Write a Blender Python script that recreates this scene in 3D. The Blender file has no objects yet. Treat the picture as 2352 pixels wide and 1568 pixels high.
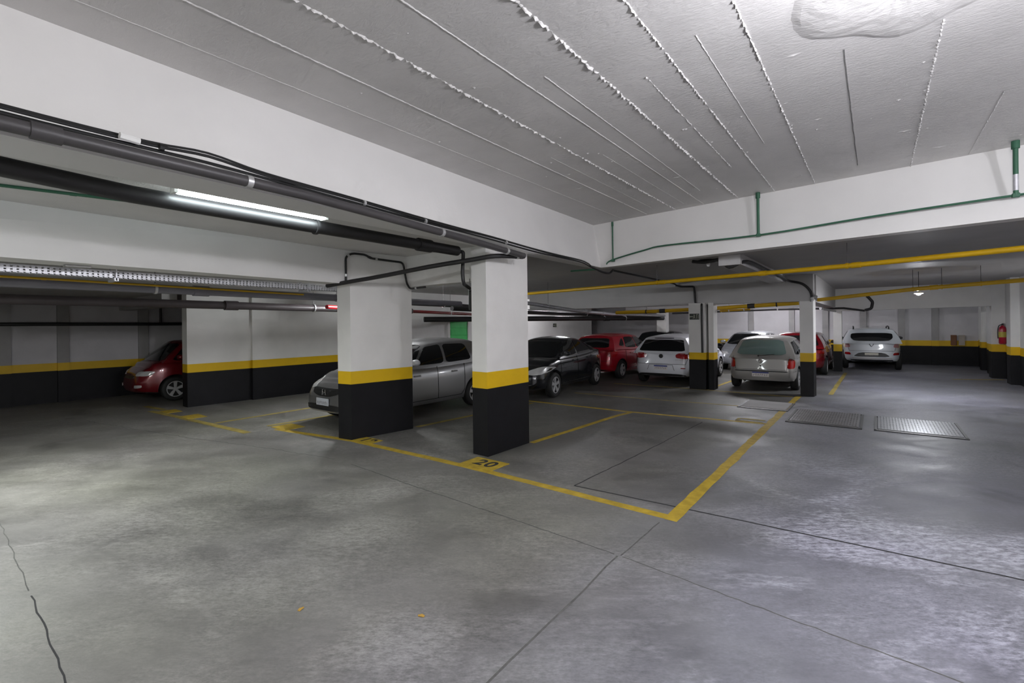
import bpy, bmesh, math, random
from mathutils import Vector, Matrix
from mathutils.bvhtree import BVHTree
random.seed(7)
PI = math.pi
scn = bpy.context.scene
COL = scn.collection

# ------------------------------------------------------------------ camera
H = 1.82
FPX = 1080.0
TH = math.atan(836 / FPX)
cam_d = bpy.data.cameras.new('camera')
cam = bpy.data.objects.new('camera', cam_d)
COL.objects.link(cam)
cam_d.sensor_width = 36.0
cam_d.lens = FPX / 2352 * 36.0
cam_d.shift_y = -39.0 / 2352
cam_d.clip_start = 0.05
cam.matrix_world = Matrix.Translation((0, 0, H)) @ (Matrix.Rotation(TH, 4, 'Z') @ Matrix.Rotation(PI / 2, 4, 'X') @ Matrix.Rotation(-0.012, 4, 'Z'))
scn.camera = cam
scn.view_settings.view_transform = 'Standard'
scn.view_settings.look = 'None'
scn.view_settings.gamma = 1
scn.view_settings.use_curve_mapping = False
scn.view_settings.exposure = 0.9

# ------------------------------------------------------------------ materials
MATS = {}


def pbsdf(name, col, rough=0.6, metal=0.0, spec=0.5, coat=0.0, emit=None, estr=0.0):
    m = bpy.data.materials.new(name)
    m.use_nodes = True
    b = m.node_tree.nodes['Principled BSDF']
    b.inputs['Base Color'].default_value = (*col, 1)
    b.inputs['Roughness'].default_value = rough
    b.inputs['Metallic'].default_value = metal
    b.inputs['Specular IOR Level'].default_value = spec
    b.inputs['Coat Weight'].default_value = coat
    b.inputs['Coat Roughness'].default_value = 0.05
    if emit:
        b.inputs['Emission Color'].default_value = (*emit, 1)
        b.inputs['Emission Strength'].default_value = estr
    MATS[name] = m
    return m


def nd(m, typ, **kw):
    n = m.node_tree.nodes.new(typ)
    for k, v in kw.items():
        if hasattr(n, k):
            setattr(n, k, v)
        else:
            n.inputs[k].default_value = v
    return n


def lk(m, a, ao, b, bi):
    m.node_tree.links.new(a.outputs[ao], b.inputs[bi])


def noisy(name, col, rough=0.7, amt=0.12, scale=6.0, bump=0.15, bscale=40.0, metal=0.0, spec=0.4, stretch=(1, 1, 1), coat=0.0, detail=5.0):
    """principled material with value noise in colour and a fine bump, in object space"""
    m = pbsdf(name, col, rough, metal, spec, coat)
    b = m.node_tree.nodes['Principled BSDF']
    tc = nd(m, 'ShaderNodeTexCoord')
    mp = nd(m, 'ShaderNodeMapping')
    mp.inputs['Scale'].default_value = stretch
    lk(m, tc, 'Object', mp, 'Vector')
    n1 = nd(m, 'ShaderNodeTexNoise', Scale=scale, Detail=detail)
    lk(m, mp, 'Vector', n1, 'Vector')
    mr = nd(m, 'ShaderNodeMapRange')
    mr.inputs['From Min'].default_value = 0.25
    mr.inputs['From Max'].default_value = 0.75
    mr.inputs['To Min'].default_value = 1 - amt
    mr.inputs['To Max'].default_value = 1 + amt
    lk(m, n1, 'Fac', mr, 'Value')
    mx = nd(m, 'ShaderNodeMix', data_type='RGBA', blend_type='MULTIPLY')
    mx.inputs[0].default_value = 1.0
    mx.inputs[6].default_value = (*col, 1)
    lk(m, mr, 'Result', mx, 7)
    m.node_tree.links.new(mx.outputs[2], b.inputs['Base Color'])
    n2 = nd(m, 'ShaderNodeTexNoise', Scale=bscale, Detail=4.0)
    lk(m, mp, 'Vector', n2, 'Vector')
    bp = nd(m, 'ShaderNodeBump', Strength=bump, Distance=0.01)
    lk(m, n2, 'Fac', bp, 'Height')
    lk(m, bp, 'Normal', b, 'Normal')
    return m


white = noisy('white_wall_paint', (0.74, 0.73, 0.71), 0.62, 0.05, 2.5, 0.12, 60)
whiteb = noisy('white_beam_paint', (0.76, 0.75, 0.735), 0.6, 0.04, 1.5, 0.08, 30)
yellow = noisy('yellow_band_paint', (0.70, 0.44, 0.004), 0.5, 0.05, 4, 0.1, 60)
black = noisy('black_band_paint', (0.0065, 0.0065, 0.008), 0.55, 0.25, 4, 0.1, 50, spec=0.25)
greyc = noisy('grey_concrete', (0.36, 0.35, 0.345), 0.75, 0.12, 2, 0.2, 25)
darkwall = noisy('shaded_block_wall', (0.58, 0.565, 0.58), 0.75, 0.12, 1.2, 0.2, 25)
roadyel = noisy('road_line_yellow', (0.43, 0.30, 0.03), 0.7, 0.28, 9, 0.2, 60)
roadyelw = noisy('worn_line_yellow', (0.31, 0.24, 0.06), 0.75, 0.4, 6, 0.2, 60)
joint = noisy('joint_sealant', (0.025, 0.025, 0.027), 0.8, 0.2, 20)
crack = noisy('hairline_joint', (0.10, 0.10, 0.095), 0.9, 0.3, 20)
blackp = pbsdf('black_pipe_plastic', (0.016, 0.015, 0.016), 0.5)
cabl = pbsdf('black_cable', (0.012, 0.012, 0.012), 0.45)
dgreyp = noisy('dark_grey_pipe', (0.062, 0.058, 0.060), 0.42, 0.15, 3, 0.05)
greyp = noisy('grey_pipe_paint', (0.17, 0.165, 0.19), 0.35, 0.1, 4, 0.05)
darkp = noisy('brown_pipe_paint', (0.055, 0.045, 0.047), 0.4, 0.15, 3, 0.05)
redp = pbsdf('red_pipe_paint', (0.30, 0.008, 0.012), 0.35)
gasy = noisy('gas_pipe_yellow', (0.50, 0.30, 0.005), 0.38, 0.1, 3, 0.05)
greenp = noisy('green_conduit_paint', (0.035, 0.12, 0.07), 0.5, 0.15, 5, 0.08)
galv = noisy('galvanized_steel', (0.55, 0.55, 0.58), 0.4, 0.12, 15, 0.05, metal=0.5)
greytr = noisy('grey_trunking', (0.50, 0.49, 0.49), 0.55, 0.05, 5, 0.03)
clampm = pbsdf('zinc_clamp', (0.6, 0.6, 0.6), 0.35, 0.6)
tagm = pbsdf('white_tag', (0.8, 0.8, 0.78), 0.5)
plate_s = noisy('checker_plate_steel', (0.42, 0.43, 0.45), 0.28, 0.15, 8, 0.1, metal=0.8)
plate_d = noisy('dull_plate_steel', (0.16, 0.155, 0.16), 0.45, 0.25, 6, 0.1, metal=0.5)
rubber = pbsdf('tyre_rubber', (0.012, 0.012, 0.012), 0.7)
rimm = pbsdf('alloy_rim', (0.50, 0.50, 0.51), 0.4, 0.25)
rimd = pbsdf('grey_wheel_cover', (0.36, 0.36, 0.37), 0.45, 0.25)
blackt = pbsdf('black_trim', (0.012, 0.012, 0.013), 0.45)
glassd = pbsdf('tinted_glass', (0.006, 0.007, 0.008), 0.04, 0, 0.6)
glassg = pbsdf('green_glass', (0.13, 0.19, 0.18), 0.05, 0, 0.7)
taill = pbsdf('tail_lamp_red', (0.30, 0.003, 0.006), 0.15, 0, 0.5, 0.3)
tailp = pbsdf('tail_lamp_pale', (0.45, 0.20, 0.20), 0.15, 0, 0.6, 0.5)
headl = pbsdf('head_lamp_clear', (0.62, 0.62, 0.62), 0.1, 0.3, 0.6, 0.6)
chrome = pbsdf('chrome', (0.8, 0.8, 0.82), 0.12, 1.0)
platew = pbsdf('plate_white', (0.72, 0.68, 0.66), 0.4)
plateg = pbsdf('plate_grey', (0.52, 0.54, 0.60), 0.4)
platey = pbsdf('plate_cream', (0.55, 0.53, 0.45), 0.4)
platei = pbsdf('plate_ink', (0.20, 0.18, 0.2), 0.5)
plateb = pbsdf('plate_blue', (0.02, 0.035, 0.23), 0.4)
sealm = pbsdf('shut_line', (0.004, 0.004, 0.004), 0.8)
greend = noisy('green_door_paint', (0.07, 0.55, 0.14), 0.4, 0.1, 5)
signd = pbsdf('sign_dark', (0.014, 0.02, 0.016), 0.4)
signp = pbsdf('sign_pale', (0.42, 0.42, 0.34), 0.5)
extr = pbsdf('extinguisher_red', (0.42, 0.006, 0.03), 0.25, 0, 0.5, 0.5)
extl = pbsdf('extinguisher_label', (0.55, 0.45, 0.08), 0.5)
leafm = pbsdf('dry_leaf', (0.45, 0.27, 0.05), 0.8)


def paint(name, col, metal=0.3, rough=0.3):
    return pbsdf(name, col, rough, metal, 0.5, 0.7)


p_silver = paint('silver_paint', (0.34, 0.33, 0.315), 0.4, 0.42)
p_white = paint('white_paint', (0.68, 0.69, 0.74), 0.0, 0.3)
p_white2 = paint('white_suv_paint', (0.60, 0.64, 0.68), 0.0, 0.3)
p_red = paint('red_paint', (0.36, 0.006, 0.018), 0.15, 0.25)
p_dred = paint('dark_red_paint', (0.16, 0.004, 0.009), 0.2, 0.25)
p_black = paint('black_paint', (0.007, 0.008, 0.011), 0.2, 0.2)
p_lsilver = paint('pale_silver_paint', (0.42, 0.44, 0.47), 0.5, 0.3)
p_fit = paint('grey_silver_paint', (0.30, 0.30, 0.305), 0.75, 0.32)


def emis(name, col, s):
    return pbsdf(name, (0.9, 0.9, 0.9), 0.5, emit=col, estr=s)


tube_em = emis('unseen_tube', (0.92, 0.96, 1.0), 30)  # glow of the tube lamps hidden from view
tube_em2 = emis('unseen_tube_bright', (0.95, 0.94, 1.0), 290)
tube_em3 = emis('unseen_tube_left', (0.95, 0.98, 1.0), 420)
strip_em = emis('lit_strip', (0.86, 0.98, 1.0), 21)
bulb_em = emis('lit_bulb', (0.93, 0.95, 1.0), 1500)

# floor concrete -----------------------------------------------------------
fl = pbsdf('floor_concrete', (0.2, 0.2, 0.2), 0.62, 0, 0.35)


def build_floor_mat(m):
    b = m.node_tree.nodes['Principled BSDF']
    tc = nd(m, 'ShaderNodeTexCoord')
    sep = nd(m, 'ShaderNodeSeparateXYZ')
    lk(m, tc, 'Object', sep, 'Vector')

    def noise(scale, detail, rough, stretch=(1, 1, 1), rot=0.0, dist=0.0):
        m0 = nd(m, 'ShaderNodeMapping')
        m0.inputs['Rotation'].default_value = (0, 0, rot)
        lk(m, tc, 'Object', m0, 'Vector')
        mp = nd(m, 'ShaderNodeMapping')
        mp.inputs['Scale'].default_value = stretch
        lk(m, m0, 'Vector', mp, 'Vector')
        n = nd(m, 'ShaderNodeTexNoise', Scale=scale, Detail=detail, Roughness=rough, Distortion=dist)
        lk(m, mp, 'Vector', n, 'Vector')
        return n

    def ramp(n, lo, hi, a, bb):
        r = nd(m, 'ShaderNodeMapRange')
        r.clamp = True
        for k, v in (('From Min', lo), ('From Max', hi), ('To Min', a), ('To Max', bb)):
            r.inputs[k].default_value = v
        m.node_tree.links.new(n, r.inputs['Value'])
        return r.outputs['Result']

    def mth(op, a, bb):
        n = nd(m, 'ShaderNodeMath', operation=op)
        for i, v in enumerate((a, bb)):
            if isinstance(v, (int, float)):
                n.inputs[i].default_value = v
            else:
                m.node_tree.links.new(v, n.inputs[i])
        return n.outputs[0]

    RO = -0.62
    big = noise(0.55, 3, 0.55, dist=0.6).outputs['Fac']
    mid = noise(1.9, 5, 0.68, (0.55, 1, 1), RO, 0.3).outputs['Fac']
    fine = noise(26, 4, 0.75, (0.45, 1, 1), RO).outputs['Fac']
    speck = noise(70, 2, 0.75, (0.5, 1, 1), RO).outputs['Fac']
    worn = ramp(noise(0.75, 4, 0.6, (0.7, 1, 1), RO, 0.5).outputs['Fac'], 0.40, 0.60, 0.0, 1.0)   # rubbed, speckled areas against smooth trowelled ones
    v = mth('MULTIPLY', ramp(big, 0.3, 0.7, 0.80, 1.2), ramp(mid, 0.3, 0.72, 0.76, 1.24))
    amp = mth('ADD', mth('MULTIPLY', worn, 0.75), 0.25)
    gr = mth('ADD', mth('MULTIPLY', mth('SUBTRACT', ramp(fine, 0.28, 0.72, 0.0, 1.0), 0.5), 0.62), mth('MULTIPLY', mth('SUBTRACT', ramp(speck, 0.3, 0.7, 0.0, 1.0), 0.5), 0.5))
    v = mth('MULTIPLY', v, mth('ADD', 1.0, mth('MULTIPLY', gr, amp)))
    v = mth('MULTIPLY', v, mth('ADD', 0.94, mth('MULTIPLY', worn, 0.14)))
    # pale scuffed drifts, strongest on the lane to the right
    sc = ramp(noise(0.8, 6, 0.72, (0.6, 1.0, 1), RO, 0.9).outputs['Fac'], 0.50, 0.60, 0.0, 1.0)
    wx = ramp(sep.outputs['X'], -1.6, -0.3, 0.22, 1.0)
    wy = ramp(sep.outputs['Y'], 8.0, 6.0, 0.0, 1.0)
    sc = mth('MULTIPLY', mth('MULTIPLY', sc, wx), wy)
    sc = mth('MULTIPLY', sc, ramp(fine, 0.40, 0.60, 0.05, 1.0))
    # dark tyre grime and oil
    oil = ramp(noise(0.8, 3, 0.6, (1, 1, 1), 1.1, 0.4).outputs['Fac'], 0.60, 0.74, 0.0, 0.35)
    # the parking bays are darker than the driving lanes
    bay = mth('MULTIPLY', ramp(sep.outputs['Y'], 4.55, 4.62, 0.0, 1.0), ramp(sep.outputs['X'], -1.42, -1.5, 0.0, 1.0))
    v = mth('MULTIPLY', v, mth('SUBTRACT', 1.0, mth('MULTIPLY', bay, 0.22)))
    v = mth('MULTIPLY', v, mth('SUBTRACT', 1.0, oil))
    v = mth('ADD', mth('MULTIPLY', v, 0.182), mth('MULTIPLY', sc, 0.20))
    # patchy hue
    hue = noise(0.4, 3, 0.5).outputs['Fac']
    cr = nd(m, 'ShaderNodeValToRGB')
    cr.color_ramp.elements[0].position = 0.35
    cr.color_ramp.elements[0].color = (1.0, 0.99, 0.92, 1)
    cr.color_ramp.elements[1].position = 0.68
    cr.color_ramp.elements[1].color = (1.0, 0.965, 0.985, 1)
    m.node_tree.links.new(hue, cr.inputs['Fac'])
    mx = nd(m, 'ShaderNodeMix', data_type='RGBA', blend_type='MULTIPLY')
    mx.inputs[0].default_value = 1.0
    m.node_tree.links.new(cr.outputs['Color'], mx.inputs[6])
    m.node_tree.links.new(v, mx.inputs[7])
    # lamp colour painted in: floor bluish to the right, warmer to the left
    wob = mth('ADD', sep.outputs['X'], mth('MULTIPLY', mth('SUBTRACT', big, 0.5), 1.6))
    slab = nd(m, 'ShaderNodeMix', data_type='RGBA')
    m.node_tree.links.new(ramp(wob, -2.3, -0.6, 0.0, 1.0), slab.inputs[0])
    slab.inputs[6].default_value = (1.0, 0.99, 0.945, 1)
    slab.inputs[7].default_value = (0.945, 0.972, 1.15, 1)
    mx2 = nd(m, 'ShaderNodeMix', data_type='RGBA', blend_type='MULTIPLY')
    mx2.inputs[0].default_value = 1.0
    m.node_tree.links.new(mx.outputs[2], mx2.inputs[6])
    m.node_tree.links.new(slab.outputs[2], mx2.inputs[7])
    m.node_tree.links.new(mx2.outputs[2], b.inputs['Base Color'])
    m.node_tree.links.new(ramp(mid, 0.3, 0.7, 0.42, 0.68), b.inputs['Roughness'])
    bp = nd(m, 'ShaderNodeBump', Strength=0.12, Distance=0.01)
    m.node_tree.links.new(fine, bp.inputs['Height'])
    lk(m, bp, 'Normal', b, 'Normal')


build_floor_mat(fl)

# board-formed painted ceiling ---------------------------------------------
cl = pbsdf('board_formed_ceiling_paint', (0.62, 0.605, 0.59), 0.5, 0, 0.45)


def build_ceiling_mat(m):
    b = m.node_tree.nodes['Principled BSDF']
    tc = nd(m, 'ShaderNodeTexCoord')
    outs = []
    for sc_, st, de in ((3.0, (2.2, 14, 1), 5), (26, (1, 2.2, 1), 5), (1.3, (1, 1, 1), 3)):
        mp = nd(m, 'ShaderNodeMapping')
        mp.inputs['Scale'].default_value = st
        lk(m, tc, 'Object', mp, 'Vector')
        n = nd(m, 'ShaderNodeTexNoise', Scale=sc_, Detail=de, Roughness=0.62)
        lk(m, mp, 'Vector', n, 'Vector')
        outs.append(n)
    vo = nd(m, 'ShaderNodeTexVoronoi', Scale=7.0)
    lk(m, tc, 'Object', vo, 'Vector')
    r = nd(m, 'ShaderNodeMapRange')
    for k, v in (('From Min', 0.0), ('From Max', 0.13), ('To Min', 1.0), ('To Max', 0.0)):
        r.inputs[k].default_value = v
    lk(m, vo, 'Distance', r, 'Value')
    a1 = nd(m, 'ShaderNodeMath', operation='MULTIPLY_ADD')
    a1.inputs[1].default_value = 0.5
    lk(m, outs[0], 'Fac', a1, 0)
    lk(m, outs[1], 'Fac', a1, 2)
    a2 = nd(m, 'ShaderNodeMath', operation='MULTIPLY_ADD')
    a2.inputs[1].default_value = 0.35
    lk(m, r, 'Result', a2, 0)
    lk(m, a1, 'Value', a2, 2)
    bp = nd(m, 'ShaderNodeBump', Strength=0.32, Distance=0.016)
    lk(m, a2, 'Value', bp, 'Height')
    lk(m, bp, 'Normal', b, 'Normal')
    mr = nd(m, 'ShaderNodeMapRange')
    for k, v in (('From Min', 0.3), ('From Max', 0.7), ('To Min', 0.92), ('To Max', 1.06)):
        mr.inputs[k].default_value = v
    lk(m, outs[2], 'Fac', mr, 'Value')
    mx = nd(m, 'ShaderNodeMix', data_type='RGBA', blend_type='MULTIPLY')
    mx.inputs[0].default_value = 1.0
    mx.inputs[6].default_value = (0.62, 0.605, 0.59, 1)
    lk(m, mr, 'Result', mx, 7)
    m.node_tree.links.new(mx.outputs[2], b.inputs['Base Color'])


build_ceiling_mat(cl)


# ------------------------------------------------------------------ mesh helpers
class MB:
    def __init__(s):
        s.v = []
        s.f = []
        s.mi = []

    def add(s, vs, fs, mi=0):
        o = len(s.v)
        s.v += [tuple(v) for v in vs]
        for f in fs:
            s.f.append([i + o for i in f])
            s.mi.append(mi)
        return s

    def hexa(s, c, mi=0):
        """c: four bottom corners then four top corners"""
        return s.add(c, [(3, 2, 1, 0), (4, 5, 6, 7), (0, 1, 5, 4), (1, 2, 6, 5), (2, 3, 7, 6), (3, 0, 4, 7)], mi)

    def box(s, x0, x1, y0, y1, z0, z1, mi=0):
        return s.hexa([(x0, y0, z0), (x1, y0, z0), (x1, y1, z0), (x0, y1, z0), (x0, y0, z1), (x1, y0, z1), (x1, y1, z1), (x0, y1, z1)], mi)

    def tube(s, pts, r, n=10, mi=0, caps=True, rs=None):
        pts = [Vector(p) for p in pts]
        up = Vector((0, 0, 1))
        rings = []
        t0 = (pts[1] - pts[0]).normalized()
        a = t0.cross(up)
        if a.length < 1e-3:
            a = t0.cross(Vector((1, 0, 0)))
        a.normalize()
        for i, p in enumerate(pts):
            if i == 0:
                t = pts[1] - pts[0]
            elif i == len(pts) - 1:
                t = pts[-1] - pts[-2]
            else:
                t = (pts[i + 1] - p).normalized() + (p - pts[i - 1]).normalized()
            t.normalize()
            a = (a - t * a.dot(t))
            if a.length < 1e-4:
                a = t.cross(Vector((0.3, 0.5, 0.8)))
            a.normalize()
            b = t.cross(a)
            rr = rs[i] if rs else r
            rings.append([p + (a * math.cos(2 * PI * k / n) + b * math.sin(2 * PI * k / n)) * rr for k in range(n)])
        vs = [q for rg in rings for q in rg]
        fs = []
        for i in range(len(pts) - 1):
            for k in range(n):
                k2 = (k + 1) % n
                fs.append((i * n + k, i * n + k2, (i + 1) * n + k2, (i + 1) * n + k))
        if caps:
            fs.append(tuple(reversed(range(n))))
            fs.append(tuple((len(pts) - 1) * n + k for k in range(n)))
        return s.add(vs, fs, mi)

    def lathe(s, prof, c=(0, 0, 0), axis='z', n=24, mi=0, caps=True):
        """prof: list of (radius, height) revolved about axis through c"""
        vs = []
        for (r, h) in prof:
            for k in range(n):
                a = 2 * PI * k / n
                p = (r * math.cos(a), r * math.sin(a), h)
                if axis == 'x':
                    p = (p[2], p[0], p[1])
                elif axis == 'y':
                    p = (p[1], p[2], p[0])
                vs.append((p[0] + c[0], p[1] + c[1], p[2] + c[2]))
        fs = []
        for i in range(len(prof) - 1):
            for k in range(n):
                k2 = (k + 1) % n
                fs.append((i * n + k, i * n + k2, (i + 1) * n + k2, (i + 1) * n + k))
        if caps and prof[0][0] > 1e-6:
            fs.append(tuple(reversed(range(n))))
        if caps and prof[-1][0] > 1e-6:
            fs.append(tuple((len(prof) - 1) * n + k for k in range(n)))
        return s.add(vs, fs, mi)

    def mesh(s, name, mats, smooth=False, angle=40):
        me = bpy.data.meshes.new(name)
        me.from_pydata(s.v, [], s.f)
        for m in mats:
            me.materials.append(m)
        me.polygons.foreach_set('material_index', s.mi)
        bm = bmesh.new()
        bm.from_mesh(me)
        bmesh.ops.remove_doubles(bm, verts=bm.verts, dist=1e-5)
        bmesh.ops.recalc_face_normals(bm, faces=bm.faces)
        if smooth:
            for f in bm.faces:
                f.smooth = True
            for e in bm.edges:
                if len(e.link_faces) == 2 and e.calc_face_angle(0) > math.radians(angle):
                    e.smooth = False
        bm.to_mesh(me)
        bm.free()
        me.update()
        return me

    def build(s, name, mats, parent=None, smooth=False, angle=40, bevel=0):
        if not isinstance(mats, (list, tuple)):
            mats = [mats]
        o = bpy.data.objects.new(name, s.mesh(name, mats, smooth, angle))
        COL.objects.link(o)
        if parent:
            o.parent = parent
        if bevel:
            md = o.modifiers.new('bevel', 'BEVEL')
            md.width = bevel
            md.segments = 2
            md.limit_method = 'ANGLE'
        return o


def smoothpath(pts, k=6):
    pts = [Vector(p) for p in pts]
    out = []
    n = len(pts)
    for i in range(n - 1):
        p0 = pts[max(i - 1, 0)]
        p1 = pts[i]
        p2 = pts[i + 1]
        p3 = pts[min(i + 2, n - 1)]
        for j in range(k):
            t = j / k
            out.append(0.5 * ((2 * p1) + (p2 - p0) * t + (2 * p0 - 5 * p1 + 4 * p2 - p3) * t * t + (3 * p1 - p0 - 3 * p2 + p3) * t ** 3))
    out.append(pts[-1])
    return out


def bendpath(pts, r=0.06, k=5):
    """straight runs with rounded elbows"""
    pts = [Vector(p) for p in pts]
    out = [pts[0]]
    for i in range(1, len(pts) - 1):
        a = (pts[i - 1] - pts[i])
        b = (pts[i + 1] - pts[i])
        d = min(r, a.length * 0.45, b.length * 0.45)
        p0 = pts[i] + a.normalized() * d
        p2 = pts[i] + b.normalized() * d
        for j in range(k + 1):
            t = j / k
            out.append((1 - t) ** 2 * p0 + 2 * t * (1 - t) * pts[i] + t * t * p2)
    out.append(pts[-1])
    return out


def empty(name, loc, rz=0.0, label=None, cat=None, group=None):
    o = bpy.data.objects.new(name, None)
    COL.objects.link(o)
    o.empty_display_size = 0.2
    o.location = loc
    o.rotation_euler = (0, 0, rz)
    if label:
        tag(o, label, cat, group)
    return o


def tag(o, label, cat, group=None):
    o['label'] = label
    o['category'] = cat
    if group:
        o['group'] = group
    return o


def struct(o, label=None):
    o['kind'] = 'structure'
    if label:
        o['label'] = label
    return o


# ------------------------------------------------------------------ structure
ZC = 3.709      # raised ceiling of the front bay
ZS = 2.892      # soffit of its edge beams
Z2 = 3.03       # ceiling of the bay on the left
Z3 = 2.95       # ceiling of the rear bays

f = MB()
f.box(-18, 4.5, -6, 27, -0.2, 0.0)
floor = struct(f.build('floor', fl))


def strip(pts, w, name, mat, z=0.0015, wob=0.0, step=0.12, parent=floor):
    """a flat painted or filled line on the floor along a polyline, with slightly uneven edges"""
    pts = [Vector((p[0], p[1], 0)) for p in pts]
    path = []
    for a, b in zip(pts[:-1], pts[1:]):
        n = max(1, int((b - a).length / step))
        for i in range(n):
            path.append(a.lerp(b, i / n))
    path.append(pts[-1])
    vs, fs = [], []
    for i, p in enumerate(path):
        t = (path[min(i + 1, len(path) - 1)] - path[max(i - 1, 0)]).normalized()
        nn = Vector((-t.y, t.x, 0))
        o = random.uniform(-wob, wob)
        e1 = random.uniform(0.9, 1.08)
        e2 = random.uniform(0.9, 1.08)
        for q in (p + nn * (w / 2 * e1 + o), p - nn * (w / 2 * e2 - o)):
            vs.append((q.x, q.y, z))
            vs.append((q.x, q.y, z - 0.003))
    for i in range(len(path) - 1):
        a = i * 4
        b = a + 4
        fs += [(a, a + 2, b + 2, b), (a, b, b + 1, a + 1), (a + 2, a + 3, b + 3, b + 2)]
    m = MB().add(vs, fs)
    return m.build(name, mat, parent)


# painted bay lines
W = 0.115
LINES = [
    ([(-1.52, 4.36), (-4.2, 4.42), (-6.6, 4.36), (-8.5, 4.05)], W, roadyel),
    ([(-1.52, 4.30), (-1.50, 13.25)], 0.125, roadyel),
    ([(-4.20, 5.88), (-4.05, 8.6), (-3.96, 9.1)], 0.10, roadyel),
    ([(-6.55, 5.62), (-6.42, 7.4), (-6.3, 8.9)], 0.10, roadyelw),
    ([(-8.4, 9.05), (-3.95, 9.10), (-1.56, 9.36)], 0.10, roadyel),
    ([(-6.3, 10.8), (-4.6, 10.85), (-1.56, 11.1)], 0.06, roadyelw),
    ([(-6.3, 13.15), (-4.2, 13.2), (-1.6, 13.05)], 0.09, roadyelw),
    ([(-3.6, 13.75), (-3.45, 18.0)], 0.10, roadyel),
    ([(-0.9, 13.9), (-0.85, 20.0)], 0.10, roadyelw),
    ([(-12.7, 3.32), (-11.1, 3.45), (-8.6, 3.62)], 0.13, roadyelw),
    ([(-10.02, 3.62), (-10.15, 8.5)], 0.10, roadyelw),
    ([(-8.9, 4.08), (-8.75, 8.5)], 0.10, roadyelw),
    ([(1.8, 19.4), (3.0, 20.0)], 0.14, roadyelw),
    ([(-13.6, 3.45), (-12.62, 3.55)], 0.12, roadyelw),
]
for i_, (p, w, m_) in enumerate(LINES):
    strip(p, w, 'parking_line', m_, 0.0015 + 0.00025 * i_, wob=0.004, step=0.2)
# faint box beside the drain covers
strip([(-1.62, 9.42), (-2.05, 9.40), (-2.05, 9.62), (-1.62, 9.64)], 0.07, 'parking_line', roadyelw, 0.0055, wob=0.006)


def bay_number(x0, x1, y0, y1, txt, size):
    m = MB()
    m.box(x0, x1, y0, y1, -0.002, 0.006)
    o = m.build('bay_number_patch', roadyel, floor)
    if txt:
        cu = bpy.data.curves.new('bay_number', 'FONT')
        cu.body = txt
        cu.size = size
        cu.align_x = 'CENTER'
        cu.align_y = 'CENTER'
        cu.extrude = 0.0006
        cu.offset = 0.008
        cu.space_character = 1.15
        cu.materials.append(joint)
        t = bpy.data.objects.new('bay_number', cu)
        COL.objects.link(t)
        t.location = ((x0 + x1) / 2 + 0.02, (y0 + y1) / 2 + 0.02, 0.0068)
        t.rotation_euler = (0, 0, -0.02)
        t.parent = o
    return o


bay_number(-4.35, -3.80, 4.42, 4.82, '20', 0.30)
bay_number(-6.64, -6.20, 4.33, 4.63, '19', 0.26)
bay_number(-8.75, -8.25, 4.08, 4.46, None, 0)
bay_number(-11.4, -10.9, 3.46, 3.80, None, 0)
bay_number(-12.5, -12.05, 3.42, 3.72, None, 0)

# saw cuts and joints
strip([(-2.70, 4.60), (-1.4, 4.66), (0.8, 4.752), (3.2, 4.87)], 0.022, 'expansion_joint', joint, 0.001, 0.003)
strip([(-2.70, 4.60), (-2.6, 6.6), (-2.52, 8.9)], 0.014, 'expansion_joint', joint, 0.001, 0.006)
strip([(-1.60, 3.42), (-1.58, 4.2)], 0.012, 'expansion_joint', crack, 0.001, 0.006, 0.12)
strip([(-1.62, 3.40), (-1.59, 2.6), (-1.575, 1.2), (-1.57, -3)], 0.014, 'expansion_joint', crack, 0.001, 0.006, 0.2)
strip([(-5.5, 3.60), (-4.02, 3.52), (-1.65, 3.42)], 0.011, 'expansion_joint', crack, 0.001, 0.006, 0.07)
strip([(-1.58, 3.41), (0.55, 3.21), (2.5, 3.05)], 0.010, 'expansion_joint', crack, 0.001, 0.006, 0.07)
strip([(-4.6, 0.52), (-3.9, 0.51), (-3.3, 0.49), (-2.6, 0.47)], 0.009, 'expansion_joint', joint, 0.001, 0.008, 0.10)
strip([(-7.2, 0.55), (-5.6, 0.53), (-4.7, 0.52)], 0.007, 'expansion_joint', crack, 0.001, 0.008, 0.12)
strip([(-12.5, 2.2), (-9.0, 2.9), (-7.2, 3.35), (-5.9, 3.62)], 0.010, 'expansion_joint', crack, 0.001, 0.02, 0.1)

# ---- raised ceiling of the front bay: slab, ragged board seams, plastered patch
cb = MB()
cb.box(-4.6, 4.2, -5, 8.6, ZC, ZC + 0.2)


def seam(x0, x1, y0, y1, h, w, rag, step=0.018):
    n = int((y1 - y0) / step)
    vs, fs = [], []
    for i in range(n + 1):
        t = i / n
        y = y0 + (y1 - y0) * t
        xc = x0 + (x1 - x0) * t + random.uniform(-rag, rag)
        hh = h * max(0.03, random.uniform(-0.25, 1.35)) if rag > 0.003 else 0.6 * h * random.uniform(0.75, 1.2)
        ww = w * random.uniform(0.5, 1.4)
        vs += [(xc - ww, y, ZC + 0.002), (xc - ww * 0.2, y, ZC - hh), (xc + ww * 0.25, y, ZC - hh * random.uniform(0.5, 1)), (xc + ww, y, ZC + 0.002)]
    for i in range(n):
        a = i * 4
        for k in range(3):
            fs.append((a + k, a + k + 1, a + k + 5, a + k + 4))
    cb.add(vs, fs)


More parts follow.
